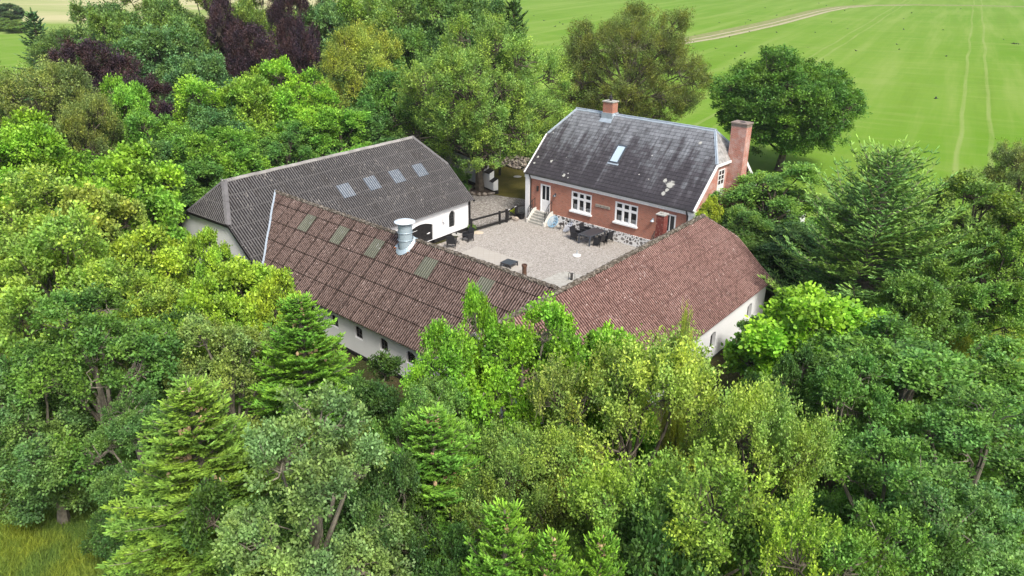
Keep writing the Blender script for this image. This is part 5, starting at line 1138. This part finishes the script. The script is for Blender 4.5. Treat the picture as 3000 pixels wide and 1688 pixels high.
# sunken understorey that closes the wood floor
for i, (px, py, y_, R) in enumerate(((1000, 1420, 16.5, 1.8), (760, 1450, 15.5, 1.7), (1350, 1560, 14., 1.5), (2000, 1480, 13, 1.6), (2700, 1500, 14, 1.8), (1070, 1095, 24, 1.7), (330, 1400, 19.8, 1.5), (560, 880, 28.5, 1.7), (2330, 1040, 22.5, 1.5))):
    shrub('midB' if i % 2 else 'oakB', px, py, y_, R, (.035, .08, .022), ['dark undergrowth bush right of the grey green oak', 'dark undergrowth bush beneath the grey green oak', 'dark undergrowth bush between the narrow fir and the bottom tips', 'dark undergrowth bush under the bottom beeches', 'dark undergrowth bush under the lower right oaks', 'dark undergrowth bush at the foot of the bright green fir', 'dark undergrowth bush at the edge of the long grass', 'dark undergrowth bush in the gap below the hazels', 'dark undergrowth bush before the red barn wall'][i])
# protos that were never planted must not stay
for k_, r_ in P_.items():
    if k_ not in used:
        for c in kids(r_): bpy.data.objects.remove(c)
        bpy.data.objects.remove(r_)
bpy.data.objects.remove(cone0)
for o in bpy.data.objects:
    for q in ('proto', 'H', 'R', 'n'):
        if q in o: del o[q]
# ------------------------------------------------------------------ long grass, lower left
rng = np.random.default_rng(5)
def grass(name, poly, n, h, color, mat, label):
    xs = [p[0] for p in poly]; ys = [p[1] for p in poly]; P = np.column_stack([rng.uniform(min(xs), max(xs), n*3), rng.uniform(min(ys), max(ys), n*3)])
    ins = np.zeros(len(P), bool); j = len(poly)-1
    for i in range(len(poly)):
        xi, yi = poly[i]; xj, yj = poly[j]; c = ((yi > P[:, 1]) != (yj > P[:, 1])) & (P[:, 0] < (xj-xi)*(P[:, 1]-yi)/(yj-yi+1e-9)+xi); ins ^= c; j = i
    P = P[ins][:n]; N = len(P); cl = np.sin(P[:, 0]*1.3)+np.cos(P[:, 1]*1.7+P[:, 0]); pos = np.column_stack([P, np.full(N, -.02)])
    d = unit(np.column_stack([rng.normal(size=N)*.45+.25, rng.normal(size=N)*.45, np.ones(N)])); hh = h*rng.uniform(.4, 1.2, N)*(1+.18*cl); nr = unit(np.column_stack([rng.normal(size=(N, 2)), np.full(N, .2)]))
    V = leaf_geo(rng, pos, d, nr, hh, np.full(N, .022)); tone = np.clip(.45+.2*cl*.5+rng.normal(size=N)*.22, 0, 1)
    o = quads_obj(name, V, mat, None, tone); o.color = (*color, 1); return tag(o, label, 'grass', kind='stuff')
grass('long_grass', [(-19, 26.5), (-23, 24), (-21, 19), (-17, 16.5), (-13, 17.5), (-12.6, 20.5), (-15.4, 23.8)], 80000, .42, (.19, .31, .07), M['grass'], 'long yellow green grass growing at the edge of the wood, lower left')
grass('meadow_grass', [(18, 44), (22, 52), (31, 47), (36, 38), (27, 33), (21, 38)], 45000, .25, (.22, .30, .05), M['grass'], 'bright meadow grass under the larch and oak at the right')
# ------------------------------------------------------------------ birds over the field
def bird():
    t = MB(); n = 6
    t.tube([(-.22, 0, .0), (-.10, 0, .01), (.06, 0, .02), (.17, 0, .03), (.24, 0, .02)], [.01, .06, .07, .035, .008], 6)
    t.face([(-.20, -.02, 0), (-.20, .02, 0), (-.34, .07, .0), (-.34, -.07, .0)]); o = t.build('bird', M['bird'], None, True)
    for s in (-1, 1):
        w = MB(); w.face([(.10, s*.05, .04), (-.10, s*.05, .03), (-.10, s*.26, .12), (.08, s*.27, .14)]); w.face([(.08, s*.27, .14), (-.10, s*.26, .12), (-.16, s*.5, .10), (-.02, s*.52, .11)])
        w.build('wing', M['bird'], o)
    return o
b0 = bird(); r_ = random.Random(4); BZ = [(258, 100), (215, 155), (455, 146), (640, 128), (655, 132), (624, 149), (750, 51), (824, 99), (914, 65), (1096, 22), (1143, 36), (1257, 29), (1316, 6), (1631, 2), (1765, 12), (137, 208), (297, 226), (648, 204), (521, 239), (433, 313), (564, 300), (490, 356), (595, 359), (619, 342), (798, 302), (824, 209), (1072, 209), (1177, 143), (1278, 186), (1261, 68), (1572, 66), (1640, 121), (1691, 84), (1641, 190), (1597, 286), (1612, 318), (1333, 327), (1025, 305), (1893, 193), (1914, 362), (2283, 254), (2338, 281), (2352, 282), (2366, 283), (2380, 284), (1847, 634), (1820, 80), (1918, 64), (1990, 78), (2007, 57), (2085, 52)]
BZ = [(1900+x/2.195, y/2.195) for x, y in BZ] + [(900+x/2.415, y/2.415) for x, y in ((1604, 112), (1675, 147), (1788, 160), (1754, 188), (1808, 172), (1985, 104))]
for i, (px, py) in enumerate(BZ):
    o = b0 if i == 0 else copy_tree(b0); z = r_.uniform(1.5, 5.); p = at(px, py, z); o.location = p; o.rotation_euler = (r_.uniform(-.3, .3), r_.uniform(-.15, .15), r_.uniform(0, 6.28)); k_ = r_.uniform(.75, 1.15); o.scale = (k_,)*3
    lb = 'left of the dirt track, near the brown beech' if px < 2100 and py < 110 else 'above the track bend at the top' if py < 35 else 'in the row of four at the right edge' if 120 < py < 132 and px > 2960 else 'between the dirt track and the round oak' if px < 2560 else 'lowest, by the tramline at the right' if py > 250 else 'over the tramlines at the upper right'
    tag(o, 'small dark bird over the green field, '+lb, 'bird', 'birds over the green field, '+lb)

# ------------------------------------------------------------------ thin summer haze
hz_ = MB().box((-2030, -330, -1.3), (2030, 3030, 24)).build('haze', M['white']); tag(hz_, 'thin pale summer haze over the far fields', 'haze', kind='stuff')
hm = bpy.data.materials.new('haze'); hm.use_nodes = True; nt = hm.node_tree; nt.nodes.clear(); o_ = nt.nodes.new('ShaderNodeOutputMaterial'); pv = nt.nodes.new('ShaderNodeVolumePrincipled')
pv.inputs['Color'].default_value = (.92, .95, 1, 1); pv.inputs['Density'].default_value = .00013; nt.links.new(pv.outputs[0], o_.inputs['Volume'])
hz_.data.materials.clear(); hz_.data.materials.append(hm)
